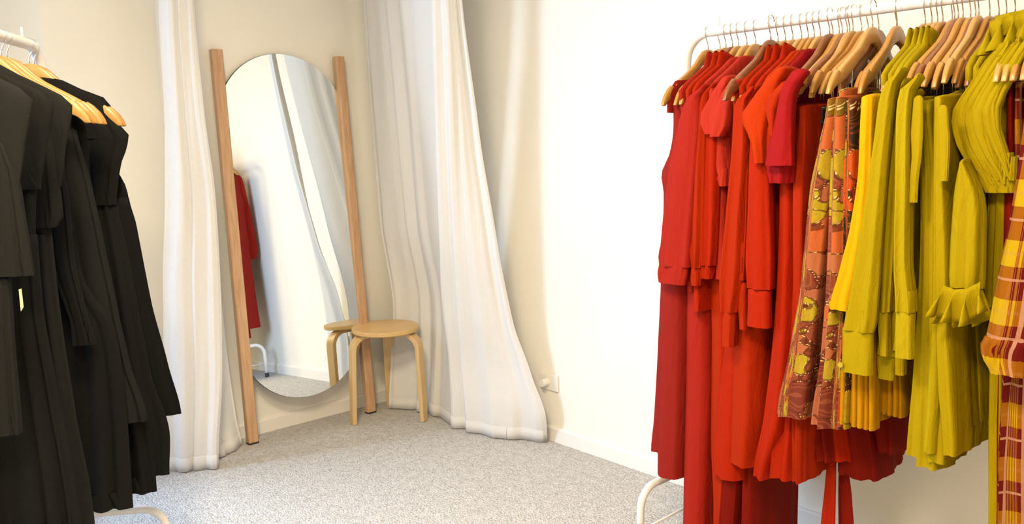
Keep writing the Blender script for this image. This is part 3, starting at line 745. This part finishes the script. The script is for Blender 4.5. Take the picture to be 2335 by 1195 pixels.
RP(g, 'skirt_cloth', [(1672, 1735, 560), (1652, 1735, 760), (1647, 1735, 930), (1646, 1720, 1064)], 2.03, 'orange_red', L=.36, taper=.5, A=.006, kf=2)
blouse(1809, 'pale', 'scarlet', 'scarlet shirt with the broad flat cuff in the middle of the red shirts', 'wooden hanger of the scarlet shirt with broad flat cuff', 'shirt', 'shirt', .95,
       [[(1712, 1742, 228), (1702, 1746, 320), (1696, 1750, 470), (1690, 1754, 600), (1694, 1752, 660)]], [[(1697, 1750, 664), (1696, 1750, 705), (1694, 1750, 747)]], X=1.965, cl='plain')
blouse(1829, 'pale', 'scarlet', 'scarlet shirt, the last collar before the crimson tee', 'wooden hanger of the last collared red shirt', 'shirt', 'shirt', .95,
       [[(1742, 1766, 222), (1738, 1764, 330), (1742, 1764, 480), (1748, 1766, 600), (1752, 1768, 660)]], [None], X=2.04)
shortsleeve(1844, 'gold', 'tangerine', 'tangerine blouse with a pointed wide sleeve', 'wooden hanger of the tangerine blouse with pointed sleeve',
            [(1762, 1790, 158), (1730, 1776, 190), (1700, 1765, 225), (1673, 1752, 268), (1690, 1742, 296), (1704, 1738, 330), (1712, 1738, 372)], None, 1.94)
shortsleeve(1858, 'gold', 'orange_red', 'orange red blouse with layered sleeve edges behind the crimson tee', 'wooden hanger of the orange red blouse behind the crimson tee',
            [(1772, 1800, 190), (1745, 1790, 215), (1728, 1775, 232), (1742, 1768, 262), (1748, 1768, 310)], [(1742, 1770, 290), (1740, 1772, 340), (1744, 1772, 392)], 1.935)
g = shortsleeve(1872, 'pale', 'crimson', 'crimson short sleeved tee dress between the tangerine blouse and the bare hangers', 'wooden hanger of the crimson tee',
            [(1795, 1838, 165), (1778, 1820, 190), (1768, 1806, 225), (1755, 1804, 290), (1742, 1806, 335), (1733, 1808, 378)], [(1736, 1800, 372), (1738, 1800, 392), (1748, 1794, 418)], 1.925, L=.05)
RP(g, 'skirt_cloth', [(1762, 1812, 390), (1758, 1812, 560), (1745, 1810, 760), (1722, 1800, 950), (1702, 1755, 1093)], 2.0, 'scarlet', L=.38, taper=.4, A=.010, kf=2)
# --- red skirts on clips
for i, (x, tone, mt_, rows, X, gl, hl, swing) in enumerate([
    (1894, 'gold', 'scarlet', [(1800, 1822, 242), (1798, 1825, 420), (1785, 1828, 620), (1760, 1835, 820), (1742, 1832, 960), (1730, 1822, 1092)], 2.02, 'scarlet flared skirt with the longest straight hem below the butterfly prints', 'golden wooden hanger with the leftmost notched tip of the bare group', 0),
    (1904, 'brown', 'orange_red', [(1815, 1838, 244), (1806, 1842, 330), (1797, 1838, 424), (1800, 1835, 700), (1798, 1832, 950), (1800, 1830, 1102)], 1.99, 'orange red skirt with a creased front seen beside the butterfly print', 'brown wooden hanger, second tip of the bare group', 0),
    (1915, 'gold', 'deep_red', [(1826, 1850, 248), (1818, 1850, 420), (1830, 1880, 800), (1842, 1900, 1000), (1850, 1905, 1052)], 2.07, 'deep red skirt with a ruffled tier under the butterfly prints', 'golden wooden hanger third from the crimson tee', 0),
    (1925, 'gold', 'scarlet', [(1838, 1860, 240), (1830, 1862, 420), (1832, 1900, 800), (1838, 1940, 1000), (1834, 1950, 1048)], 2.10, 'scarlet skirt hem showing just below the large butterfly print', 'golden wooden hanger fourth from the crimson tee', 0),
    (1935, 'brown', 'deep_red', [(1850, 1872, 246), (1850, 1880, 420), (1870, 1930, 800), (1880, 2000, 1000), (1882, 2012, 1090)], 2.13, 'deep red gathered skirt at the back, its hem stepping down above the trailing ties', 'brown wooden hanger fifth from the crimson tee', 0)]):
    skirt(x, tone, mt_, gl, hl, rows, X, swing=swing, name='flared_skirt', cat='skirt', kf=3+i % 2, A=.012)
g = rg_thing('wrap_skirt', 'dark red wrap skirt with two long ties trailing towards the floor', 'skirt', YH(1945), .1)
RH(1945, 'pale', True, 'pale wooden hanger holding the dark red wrap skirt')
RP(g, 'skirt_cloth', [(1862, 1880, 246), (1880, 1930, 500), (1920, 2010, 840), (1930, 2050, 960), (1935, 2050, 1030)], 2.16, 'deep_red', L=.28, taper=.5, A=.014, kf=4)
RP(g, 'tie', [(1884, 1906, 1040), (1878, 1905, 1110), (1866, 1903, 1230)], 2.14, 'scarlet', L=.012, A=.001, As=.001)
RP(g, 'tie', [(1910, 1934, 1060), (1908, 1942, 1130), (1908, 1948, 1230)], 2.17, 'deep_red', L=.012, A=.001, As=.001)
# --- butterfly prints
skirt(1956, 'gold', 'butterfly_print', 'yellow and brown butterfly print skirt, the larger one in front of the red skirts', 'golden wooden hanger above the larger butterfly print skirt',
      [(1876, 1908, 226), (1868, 1908, 262), (1848, 1900, 340), (1826, 1890, 440), (1806, 1872, 640), (1778, 1856, 800), (1746, 1842, 952)], 1.945, name='print_skirt', cat='skirt', kf=2.2, A=.014)
skirt(1967, 'gold', 'butterfly_print', 'butterfly print skirt with salmon and olive wings, its hem reaching to the pleated yellow skirt', 'golden wooden hanger above the salmon and olive butterfly print',
      [(1893, 1930, 222), (1884, 1932, 270), (1876, 1930, 420), (1866, 1930, 640), (1852, 1920, 820), (1828, 1912, 976)], 1.95, name='print_skirt', cat='skirt', kf=2.4, A=.014)
skirt(1977, 'pale', 'butterfly_print', 'butterfly print skirt with a twisted yellow tie at the waist', 'pale wooden hanger above the print skirt with twisted tie',
      [(1905, 1930, 205), (1902, 1930, 240), (1906, 1942, 300), (1905, 1945, 640), (1888, 1940, 820), (1880, 1925, 978)], 1.965, name='print_skirt', cat='skirt', kf=3, A=.01)
skirt(1999, 'brown', 'dark_butterfly_print', 'dark olive and orange butterfly print skirt beside the yellow waistband', 'brown wooden hanger above the dark butterfly print',
      [(1920, 1955, 228), (1918, 1956, 300), (1912, 1955, 420), (1915, 1950, 520), (1915, 1950, 700), (1900, 1945, 976)], 1.955, name='print_skirt', cat='skirt', kf=2.4, A=.012)
# --- yellow
skirt(2013, 'pale', 'yellow', 'bright yellow skirt with a gathered waist and a flap flaring out to the left', 'pale wooden hanger resting highest and farthest out over its neighbours',
      [(1955, 1992, 222), (1952, 1992, 262), (1950, 1990, 310), (1946, 1988, 400), (1925, 1985, 520), (1898, 1975, 620), (1873, 1962, 708)], 1.915, name='flared_skirt', cat='skirt', kf=3, A=.008, L=.14, taper=.6, dx=-.055)
def pleats(gl, hl, x, tone, rows, X, n, mat='golden'):
    Y = YH(x); RH(x, tone, True, hl); g = rg_thing('pleated_skirt', gl, 'skirt', Y, hit(rows[-1][0], rows[-1][2], (X, 0, 0), EX).z)
    RP(g, 'skirt_cloth', rows, X+.014, mat, L=.30, taper=.5, A=.002)
    k = len(rows)
    for i in range(n):
        a, b = i/n, (i+1.25)/n
        rr = [(lerp(l, r, a), lerp(l, r, min(b, 1.02)), y + (3*i if j == k-1 else 0)) for j, (l, r, y) in enumerate(rows)]
        RP(g, 'pleat', rr, X + .006*((i*5) % 3) , mat, L=.05, A=.001, As=.0006, sq=.8, NN=20)
    return g
pleats('golden knife pleated skirt hanging under the first chartreuse cuff', 'golden wooden hanger above the pleated skirt under the first cuff', 2040, 'gold', [(1945, 1990, 500), (1925, 1990, 700), (1912, 1990, 850), (1908, 1990, 968)], 1.95, 6)
pleats('golden pleated skirt with curling pleats behind the chartreuse shirts', 'golden wooden hanger above the curling pleats', 2055, 'gold', [(2000, 2040, 500), (1998, 2048, 700), (1995, 2055, 850), (1992, 2056, 942)], 2.02, 5)
# --- chartreuse shirts
g = blouse(2112, 'gold', 'chartreuse', 'chartreuse shirt with the widest sleeve and deepest buttoned cuff', 'wooden hanger of the chartreuse shirt with deepest cuff', 'shirt', 'shirt', .9,
       [[(2012, 2040, 190), (1998, 2034, 225), (1988, 2026, 300), (1968, 2014, 440), (1940, 2004, 600), (1918, 1994, 735), (1913, 1988, 756)]], [[(1912, 1988, 754), (1912, 1987, 800), (1910, 1985, 853)]], X=1.885, cl='plain', L=.05, near=.2)
button(g, 1917, 832, 1.885)
g = blouse(2127, 'pale', 'chartreuse', 'chartreuse shirt with the narrow middle sleeve', 'wooden hanger of the chartreuse shirt with narrow middle sleeve', 'shirt', 'shirt', .9,
       [[(2030, 2052, 215), (2020, 2046, 300), (2010, 2042, 440), (2000, 2034, 600), (1996, 2026, 712)]], [[(1996, 2024, 712), (1998, 2024, 760), (2003, 2022, 813)]], X=1.925, cl='plain', L=.05)
g = blouse(2140, 'pale', 'chartreuse_soft', 'chartreuse shirt with a square buttoned cuff beside the strap', 'wooden hanger of the chartreuse shirt with square cuff', 'shirt', 'shirt', .9,
       [[(2045, 2078, 205), (2036, 2072, 260), (2034, 2070, 440), (2031, 2070, 600), (2034, 2082, 712)]], [[(2036, 2081, 713), (2034, 2080, 760), (2034, 2080, 818)]], X=1.89, cl='plain', L=.05)
g = blouse(2152, 'gold', 'chartreuse', 'chartreuse shirt whose two lower cuffs show beneath the others', 'wooden hanger of the chartreuse shirt with two lower cuffs', 'shirt', 'shirt', .9,
       [[(2066, 2080, 240), (2062, 2080, 400), (2045, 2070, 700), (2030, 2066, 800)], [(2020, 2050, 700), (1995, 2046, 790), (1993, 2044, 812)]], [[(2034, 2062, 800), (2036, 2060, 856)], [(1992, 2042, 812), (1996, 2038, 866)]], X=1.955, cl='plain', L=.04)
# --- chartreuse straps, skirts and trousers on bare hangers
for x, tone, sw, rows, X, nm, gl, hl, mat in [
    (2168, 'brown', 0, [(2078, 2098, 226), (2076, 2110, 300), (2088, 2120, 430), (2084, 2130, 600), (2066, 2135, 850), (2048, 2132, 1045)], 1.965, 'strap_dress', 'chartreuse strap dress hanging directly behind the shirt cuffs', 'brown wooden hanger with a split face between the collars', 'chartreuse'),
    (2184, 'gold', 0, [(2092, 2120, 232), (2100, 2132, 400), (2092, 2140, 700), (2080, 2150, 900), (2068, 2158, 1068)], 1.96, 'strap_dress', 'chartreuse strap dress with the lowest rounded hem', 'golden wooden hanger behind the last yellow collars', 'chartreuse_soft'),
    (2197, 'brown', 0, [(2104, 2124, 232), (2112, 2140, 400), (2106, 2150, 700), (2100, 2160, 900), (2090, 2166, 1056)], 1.945, 'flared_skirt', 'chartreuse skirt between the rounded hem and the trouser leg', 'brown wooden hanger, upper of the two stacked brown tips', 'chartreuse'),
    (2209, 'gold', 0, [(2120, 2150, 222), (2116, 2150, 400), (2112, 2150, 700), (2102, 2150, 900), (2092, 2140, 1034)], 1.93, 'trousers', 'chartreuse trousers with the front leg creased down the middle', 'golden wooden hanger above the creased chartreuse trousers', 'chartreuse_soft'),
    (2221, 'pale', 0, [(2128, 2152, 222), (2122, 2160, 400), (2120, 2170, 600), (2120, 2175, 760), (2122, 2182, 880), (2134, 2188, 1040)], 1.915, 'trousers', 'chartreuse trousers with the widest turned-up hem, under the puff sleeves', 'pale wooden hanger with the lowest tip beside the chartreuse waistbands', 'chartreuse'),
    (2232, 'brown', 0, [(2152, 2178, 216), (2150, 2185, 400), (2160, 2200, 700), (2170, 2215, 900), (2175, 2225, 1020)], 2.0, 'flared_skirt', 'olive chartreuse skirt in the shade to the right of the trousers', 'brown wooden hanger just behind the broad pale one', 'chartreuse'),
    (2244, 'pale', 0, [(2165, 2190, 210), (2170, 2215, 400), (2180, 2240, 700), (2190, 2250, 900), (2200, 2250, 1005)], 2.06, 'flared_skirt', 'chartreuse skirt deepest in shade beside the plaid skirt', 'wooden hanger with the broadest pale rounded head', 'chartreuse')]:
    skirt(x, tone, mat, gl, hl, rows, X, name=nm, cat={'strap_dress': 'dress', 'flared_skirt': 'skirt', 'trousers': 'trousers'}[nm], A=.009, kf=2.5, swing=sw)
RH(2258, 'gold', True, 'golden wooden hanger lying tight against the broad pale headed one')
RH(2278, 'brown', True, 'reddish brown glossy wooden hanger left of the chartreuse puff sleeves')
g = rg_thing('fabric_belt', 'narrow chartreuse belt hanging beside the shirts', 'belt', YH(2080), .95)
RP(g, 'strap', [(2080, 2104, 228), (2074, 2104, 300), (2076, 2100, 360), (2073, 2094, 400), (2071, 2090, 462)], 1.90, 'chartreuse', L=.012, A=.001, As=.001)
g = rg_thing('fabric_belt', 'chartreuse belt end hanging just left of the gathered shoulder', 'belt', YH(2120), .95)
RP(g, 'strap', [(2136, 2160, 250), (2140, 2165, 330), (2140, 2160, 413)], 1.89, 'chartreuse', L=.012, A=.001, As=.001)
# --- chartreuse blouse with puff sleeve and ruffles
def ruffle(name, pts, w0, w1, amp, n, mat, parent, out, th=.0016, flare=0):
    """frill along a line: pts (top edge), the lower edge waves outwards"""
    V = []; F = []; m_ = len(pts); NP = int(16*n); NR = 7
    def P_(s):
        q = s*(m_-1); k = min(int(q), m_-2); return pts[k].lerp(pts[k+1], q-k)
    for j in range(NR):
        t = j/(NR-1)
        for i in range(NP+1):
            s = i/NP; p = P_(s); d = (P_(min(1, s+.01))-P_(max(0, s-.01))).normalized()
            a = 2*PI*n*s
            V.append(p - EZ*lerp(w0, w1, s)*t*(1+.06*math.sin(a*.5+1)) + out*(amp*t*(.6+math.sin(a))) + d*(amp*.75*t*math.cos(a+.6) + (s-.5)*flare*t))
    for j in range(NR-1):
        for i in range(NP): F.append((j*(NP+1)+i, (j+1)*(NP+1)+i, (j+1)*(NP+1)+i+1, j*(NP+1)+i+1))
    o = link(name, V, F, mat, parent, None, True); s_ = o.modifiers.new('thickness', 'SOLIDIFY'); s_.thickness = th; return o
def hx(x, y, X): return hit(x, y, (X, 0, 0), EX)
def puff(x, tone, gl, hl, dxp, X, ruff=True):
    Y = YH(x); RH(x, tone, False, hl)
    g = rg_thing('puff_sleeve_blouse', gl, 'blouse', Y, .75)
    bodice(g, Y, .8, 'chartreuse', near=.18)
    d = dxp
    for q in ((1, 2, 3) if ruff else (1, 2)):
        RP(g, 'sleeve_fold', [(x0+q*25+d, x0+q*25+w_+d, y0-q*9) for x0, w_, y0 in ((2262, 14, 112), (2236, 26, 140), (2205, 34, 185), (2176, 40, 228), (2158, 44, 268), (2164, 40, 318), (2190, 30, 370), (2240-q*9, 14, 430))], X-.003*q, 'chartreuse', L=.03, A=.003, kf=1.3, As=.001, t0=.6)
    RP(g, 'shoulder', [(2270+d, 2300+d, 104), (2236+d, 2282+d, 140), (2205+d, 2270+d, 185), (2176+d, 2258+d, 225), (2156+d, 2250+d, 262), (2164+d, 2256+d, 315), (2192+d, 2268+d, 370), (2242+d, 2284+d, 440)], X, 'chartreuse', L=.07, A=.006, kf=4.3, As=.003, t0=.5)
    return g
g = puff(2298, 'brown', 'chartreuse blouse with gathered shoulder, frilled neck and long frilled sleeve', 'brown wooden hanger behind the frilled chartreuse neck', 0, 1.955)
sl = RP(g, 'sleeve', [(2184, 2196, 372), (2176, 2208, 392), (2168, 2226, 425), (2162, 2238, 470), (2155, 2238, 560), (2151, 2236, 640), (2153, 2234, 658)], 1.90, 'chartreuse', L=.07, A=.008, kf=2.2)
ruffle('cuff_ruffle', [hx(2150, 650, 1.885), hx(2175, 660, 1.878), hx(2205, 658, 1.876), hx(2236, 642, 1.88)], .070, .075, .020, 3.4, 'chartreuse', sl, -EX, flare=.05)
ruffle('cuff_ruffle', [hx(2160, 654, 1.925), hx(2200, 660, 1.92), hx(2236, 648, 1.925)], .078, .085, .018, 2.7, 'chartreuse', sl, -EX, flare=.05)
nr_ = [hx(2256, 48, 2.02), hx(2285, 40, 2.0), hx(2315, 34, 2.0), hx(2350, 24, 2.0)]
ruffle('neck_ruffle', nr_, .070, .085, .030, 3.3, 'chartreuse', g, -EX)
ruffle('neck_ruffle', [p + Vector((.03, .0, .012)) for p in nr_], .05, .06, .026, 2.6, 'chartreuse', g, -EX)
g = puff(2318, 'gold', 'chartreuse blouse with flat folded sleeve opening, in front of the frilled one', 'wooden hanger of the chartreuse blouse with flat sleeve opening', 26, 1.95, False)
RP(g, 'side_drape', [(2240, 2285, 400), (2245, 2290, 440), (2236, 2285, 560), (2228, 2280, 700)], 2.0, 'chartreuse', L=.1, A=.008)
# --- four hangers with dark and plaid trousers, then the plaid blouse
for x, dxp, tone, mat, gl, hl in [(2394, 0, 'pale', 'chartreuse', 'olive trousers in deep shade behind the plaid sleeve', 'pale wooden hanger tip, leftmost of the four above the plaid sleeve'),
                             (2412, 20, 'pale', 'deep_red', 'dark maroon trousers in the shade behind the plaid sleeve', 'pale wooden hanger tip, second of the four above the plaid sleeve'),
                             (2430, 38, 'gold', 'plaid', 'plaid trousers hidden behind the plaid sleeve', 'golden wooden hanger tip, third of the four above the plaid sleeve'),
                             (2452, 62, 'gold', 'plaid', 'plaid skirt reaching down past the edge beside the plaid trousers', 'golden wooden hanger tip, fourth of the four at the right edge')]:
    skirt(x, tone, mat, gl, hl, [(2268+dxp, 2295+dxp, 190), (2262+dxp, 2300+dxp, 400), (2245+dxp, 2300+dxp, 700), (2238+dxp, 2300+dxp, 950), (2235+dxp, 2300+dxp, 1250)], 1.99-.004*dxp/20, name='trousers' if 'trousers' in gl else 'flared_skirt', cat='trousers' if 'trousers' in gl else 'skirt', A=.008, kf=2, dx=-.088)
Y = .565
g = rg_thing('plaid_dress', 'red and ochre plaid dress with elasticated cuff at the right edge', 'dress', Y, .05)
hanger(Vector((RX, Y, RZ-.0015)), RU, 'pale', False, 'pale wooden hanger of the plaid dress at the right edge', HG)
bodice(g, Y, 1.0, 'plaid', near=.20)
sl = RP(g, 'sleeve', [(2336, 2440, 190), (2322, 2440, 260), (2306, 2430, 380), (2288, 2420, 500), (2264, 2400, 620), (2242, 2385, 740), (2232, 2372, 790)], 1.80, 'plaid', L=.09, A=.006, kf=1.8)
RP(sl, 'cuff', [(2228, 2372, 782), (2218, 2366, 802), (2222, 2358, 828), (2240, 2350, 858)], 1.79, 'plaid', L=.09, A=.005, kf=11, t0=1, nr=10)
RP(g, 'skirt_cloth', [(2262, 2400, 780), (2250, 2400, 900), (2240, 2400, 1050), (2236, 2400, 1260)], 1.90, 'plaid', L=.35, taper=.6, A=.016, kf=3.5, t0=.7)

# ------------------------------------------------------------------ garments on the left rack
LHG = 'wooden hangers on the left rack'
def LO(t): return Vector((LE.x, LE.y, 0)) + LDn*t
def LH(t, tone, label, swing=0, clips=False): return hanger(LO(t) + EZ*(LE.z-.0015), LU, tone, clips, label, LHG, swing)
LSH = [(r[0]+LE.z-RZ, r[1], r[2], r[3]) for r in SH]
def lthing(name, label, cat, t, z0): return thing(name, label, cat, LO(t) + EZ*z0)
def LPn(g, name, rows, t, mat, L=.03, out=0, **k):
    """cloth facing back along the rack towards the viewer; rows of picture columns on the plane of hanger t"""
    k.setdefault('A', .012); k.setdefault('kf', 5); k.setdefault('As', .002)
    return panel(name, rows, LO(t), -LDn, mat, g, L=L, taper=.95, sq=.5, NN=72, **k)
def lbody(g, t, z1, mat, near=.2, far=.2, flare=.08, name='bodice', th=.018):
    rows = LSH + [(1.28, near, far, th), (lerp(1.3, z1, .5), near+flare*.5, far+flare*.3, th*1.3), (z1, near+flare, far+flare*.6, th*1.5)]
    return body(name, LO(t), LU, LDn, rows, mat, g, A=.008, k=5)
# tag hanging among the black clothes, box on the carpet behind the rack foot
def lpt(x, y, t): return hit(x, y, LO(t), -LDn)
specs = [
 # t, tone, garment name, label, category, hanger label, hem rows
 (.055, 'gold', 'dress', 'black dress at the far end of the left rack, widest flared hem', 'golden wooden hanger with its tip farthest right on the left rack', 'black_cotton',
   [('bodice', [(60, 105, 172), (40, 130, 196), (30, 180, 222), (20, 232, 246), (20, 256, 262), (30, 262, 300), (40, 262, 380), (60, 285, 420), (70, 296, 462)]), ('skirt', [(70, 294, 455), (60, 312, 520), (60, 345, 690), (60, 385, 840), (70, 417, 958)])], .012),
 (.09, 'pale', 'dress', 'black dress with a square flared short sleeve, second from the far end', 'wooden hanger whose tip shows just below the farthest one', 'black_linen',
   [('bodice', [(60, 100, 188), (50, 150, 210), (40, 215, 236), (30, 262, 282), (20, 262, 340), (20, 262, 430)]), ('sleeve', [(165, 232, 248), (175, 262, 278), (185, 291, 308), (190, 284, 345), (195, 273, 375), (200, 266, 420), (205, 262, 468)]), ('skirt', [(60, 262, 430), (60, 300, 620), (60, 345, 860), (60, 388, 1000), (60, 388, 1098)])], .012),
 (.235, 'gold', 'dress', 'black dress with the hem just above the white rack foot', 'golden wooden hanger with the rounded end pointing at the third black dress', 'black_cotton',
   [('bodice', [(20, 80, 205), (10, 130, 232), (0, 178, 262), (-10, 196, 300), (-20, 205, 420)]), ('skirt', [(-20, 205, 420), (-20, 250, 640), (-20, 305, 860), (-20, 350, 1040), (-20, 360, 1140)])], .014),
 (.27, 'pale', 'blouse', 'black blouse with a long grey lined sleeve ending in an open cuff', 'pale wooden hanger with a splayed tip in the middle of the black clothes', 'charcoal',
   [('bodice', [(0, 60, 215), (-10, 110, 245), (-20, 160, 285), (-30, 175, 340), (-30, 180, 700)]), ('sleeve', [(120, 172, 300), (130, 205, 420), (150, 235, 560), (175, 262, 690), (200, 292, 830), (212, 330, 940), (222, 334, 966)])], .010),
 (.315, 'gold', 'dress', 'black dress with tiered skirt reaching down to the rack foot', 'golden wooden hanger with the tip left of the splayed one', 'black_linen',
   [('bodice', [(-10, 45, 225), (-20, 95, 262), (-30, 142, 296), (-40, 150, 420)]), ('skirt', [(-40, 150, 420), (-40, 190, 640), (-40, 262, 760), (-40, 290, 960), (-40, 300, 1100), (-40, 305, 1176)])], .014),
 (.37, 'pale', 'blouse', 'black blouse with a short bell sleeve whose cuff fans out', 'pale wooden hanger with its end among the black bell sleeves', 'black_linen',
   [('bodice', [(-20, 40, 240), (-30, 85, 280), (-40, 120, 310), (-50, 125, 720)]), ('sleeve', [(80, 122, 320), (95, 150, 440), (110, 168, 600), (140, 188, 690), (158, 203, 745), (162, 216, 788)])], .008),
 (.52, 'gold', 'dress', 'black dress with puffed shoulders near the left edge, long narrow front', 'golden wooden hanger under the puffed black shoulder', 'charcoal',
   [('bodice', [(-40, 20, 200), (-60, 62, 250), (-60, 104, 300), (-60, 112, 360), (-60, 118, 560)]), ('sleeve', [(30, 80, 255), (40, 115, 300), (45, 132, 420), (50, 140, 500), (60, 126, 520)]), ('skirt', [(-80, 118, 540), (-80, 135, 700), (-80, 175, 960), (-80, 208, 1130), (-80, 222, 1250)])], .016),
 (.64, 'pale', 'dress', 'long black dress nearest the left edge with a plain front panel', 'pale wooden hanger at the left edge of the picture', 'black_linen',
   [('bodice', [(-80, 5, 172), (-90, 40, 190), (-100, 70, 235), (-100, 82, 300), (-100, 80, 560)]), ('skirt', [(-100, 82, 540), (-100, 95, 700), (-100, 130, 900), (-100, 165, 1080), (-100, 190, 1250)])], .016),
 (.76, 'gold', 'blouse', 'charcoal blouse with a boxy short sleeve at the left edge', 'golden wooden hanger tip cut by the left edge', 'charcoal',
   [('bodice', [(-120, -30, 200), (-130, 0, 260), (-130, 25, 330), (-130, 30, 620)]), ('sleeve', [(-60, 10, 330), (-60, 36, 390), (-60, 50, 470), (-60, 64, 560), (-60, 75, 632)]), ('side_drape', [(-60, 20, 640), (-60, 30, 800), (-60, 44, 960), (-60, 46, 996)])], .008),
]
for i, (t, tone, nm, gl, hl, mat, parts, A) in enumerate(specs):
    parts = [(pn, rows) for pn, rows in parts]
    LH(t, tone, hl)
    low = min(lpt(0, rows[-1][2], t).z for _, rows in parts)
    g = lthing(nm, gl, nm, t, max(low, 0))
    if i < 2: body('shoulder_strap', LO(t), LU, LDn, [(1.566, .075, .09, .011), (1.535, .135, .13, .013), (1.518, .178, .17, .014), (1.49, .195, .19, .014), (1.40, .20, .19, .015)], mat, g, A=.002)
    elif i >= 6: body('yoke', LO(t), LU, LDn, [(a, b*1.04, c, d) for a, b, c, d in LSH[:-1]] + [(1.36, .215, .2, .012), (1.28, .20, .19, .008)], mat, g, A=.003)
    for j, (pn, rows) in enumerate(parts):
        LPn(g, pn, rows, t + (.012 if pn == 'sleeve' else .002*j), mat, A=A if pn == 'skirt' else .005, kf=6 if pn == 'skirt' else 4, t0=.3, L=.026)
g = lthing('swing_tag', 'small cream paper tag hanging at the front of the black dresses', 'tag', .74, .8)
a, b, c, d = (lpt(x, y, .80) for x, y in ((43, 660), (49, 658), (54, 700), (48, 710)))
MB().prism([a, b, c, d], LDn*.001).build('card', 'paper_tag', g)
bx = hit(320, 1180, (0, 0, .06), EZ)
bxt = thing('cardboard_box', 'flat brown cardboard box on the carpet under the black clothes', 'box', (.66, 2.72, 0))
MB().box((.66, 2.72, .03), .14, .10, .03, LU, LDn, EZ).build('tray', 'cardboard', bxt, bevel=.003)
MB().box((.66, 2.72, .067), .144, .104, .007, LU, LDn, EZ).build('lid', 'cardboard', bxt, bevel=.003)
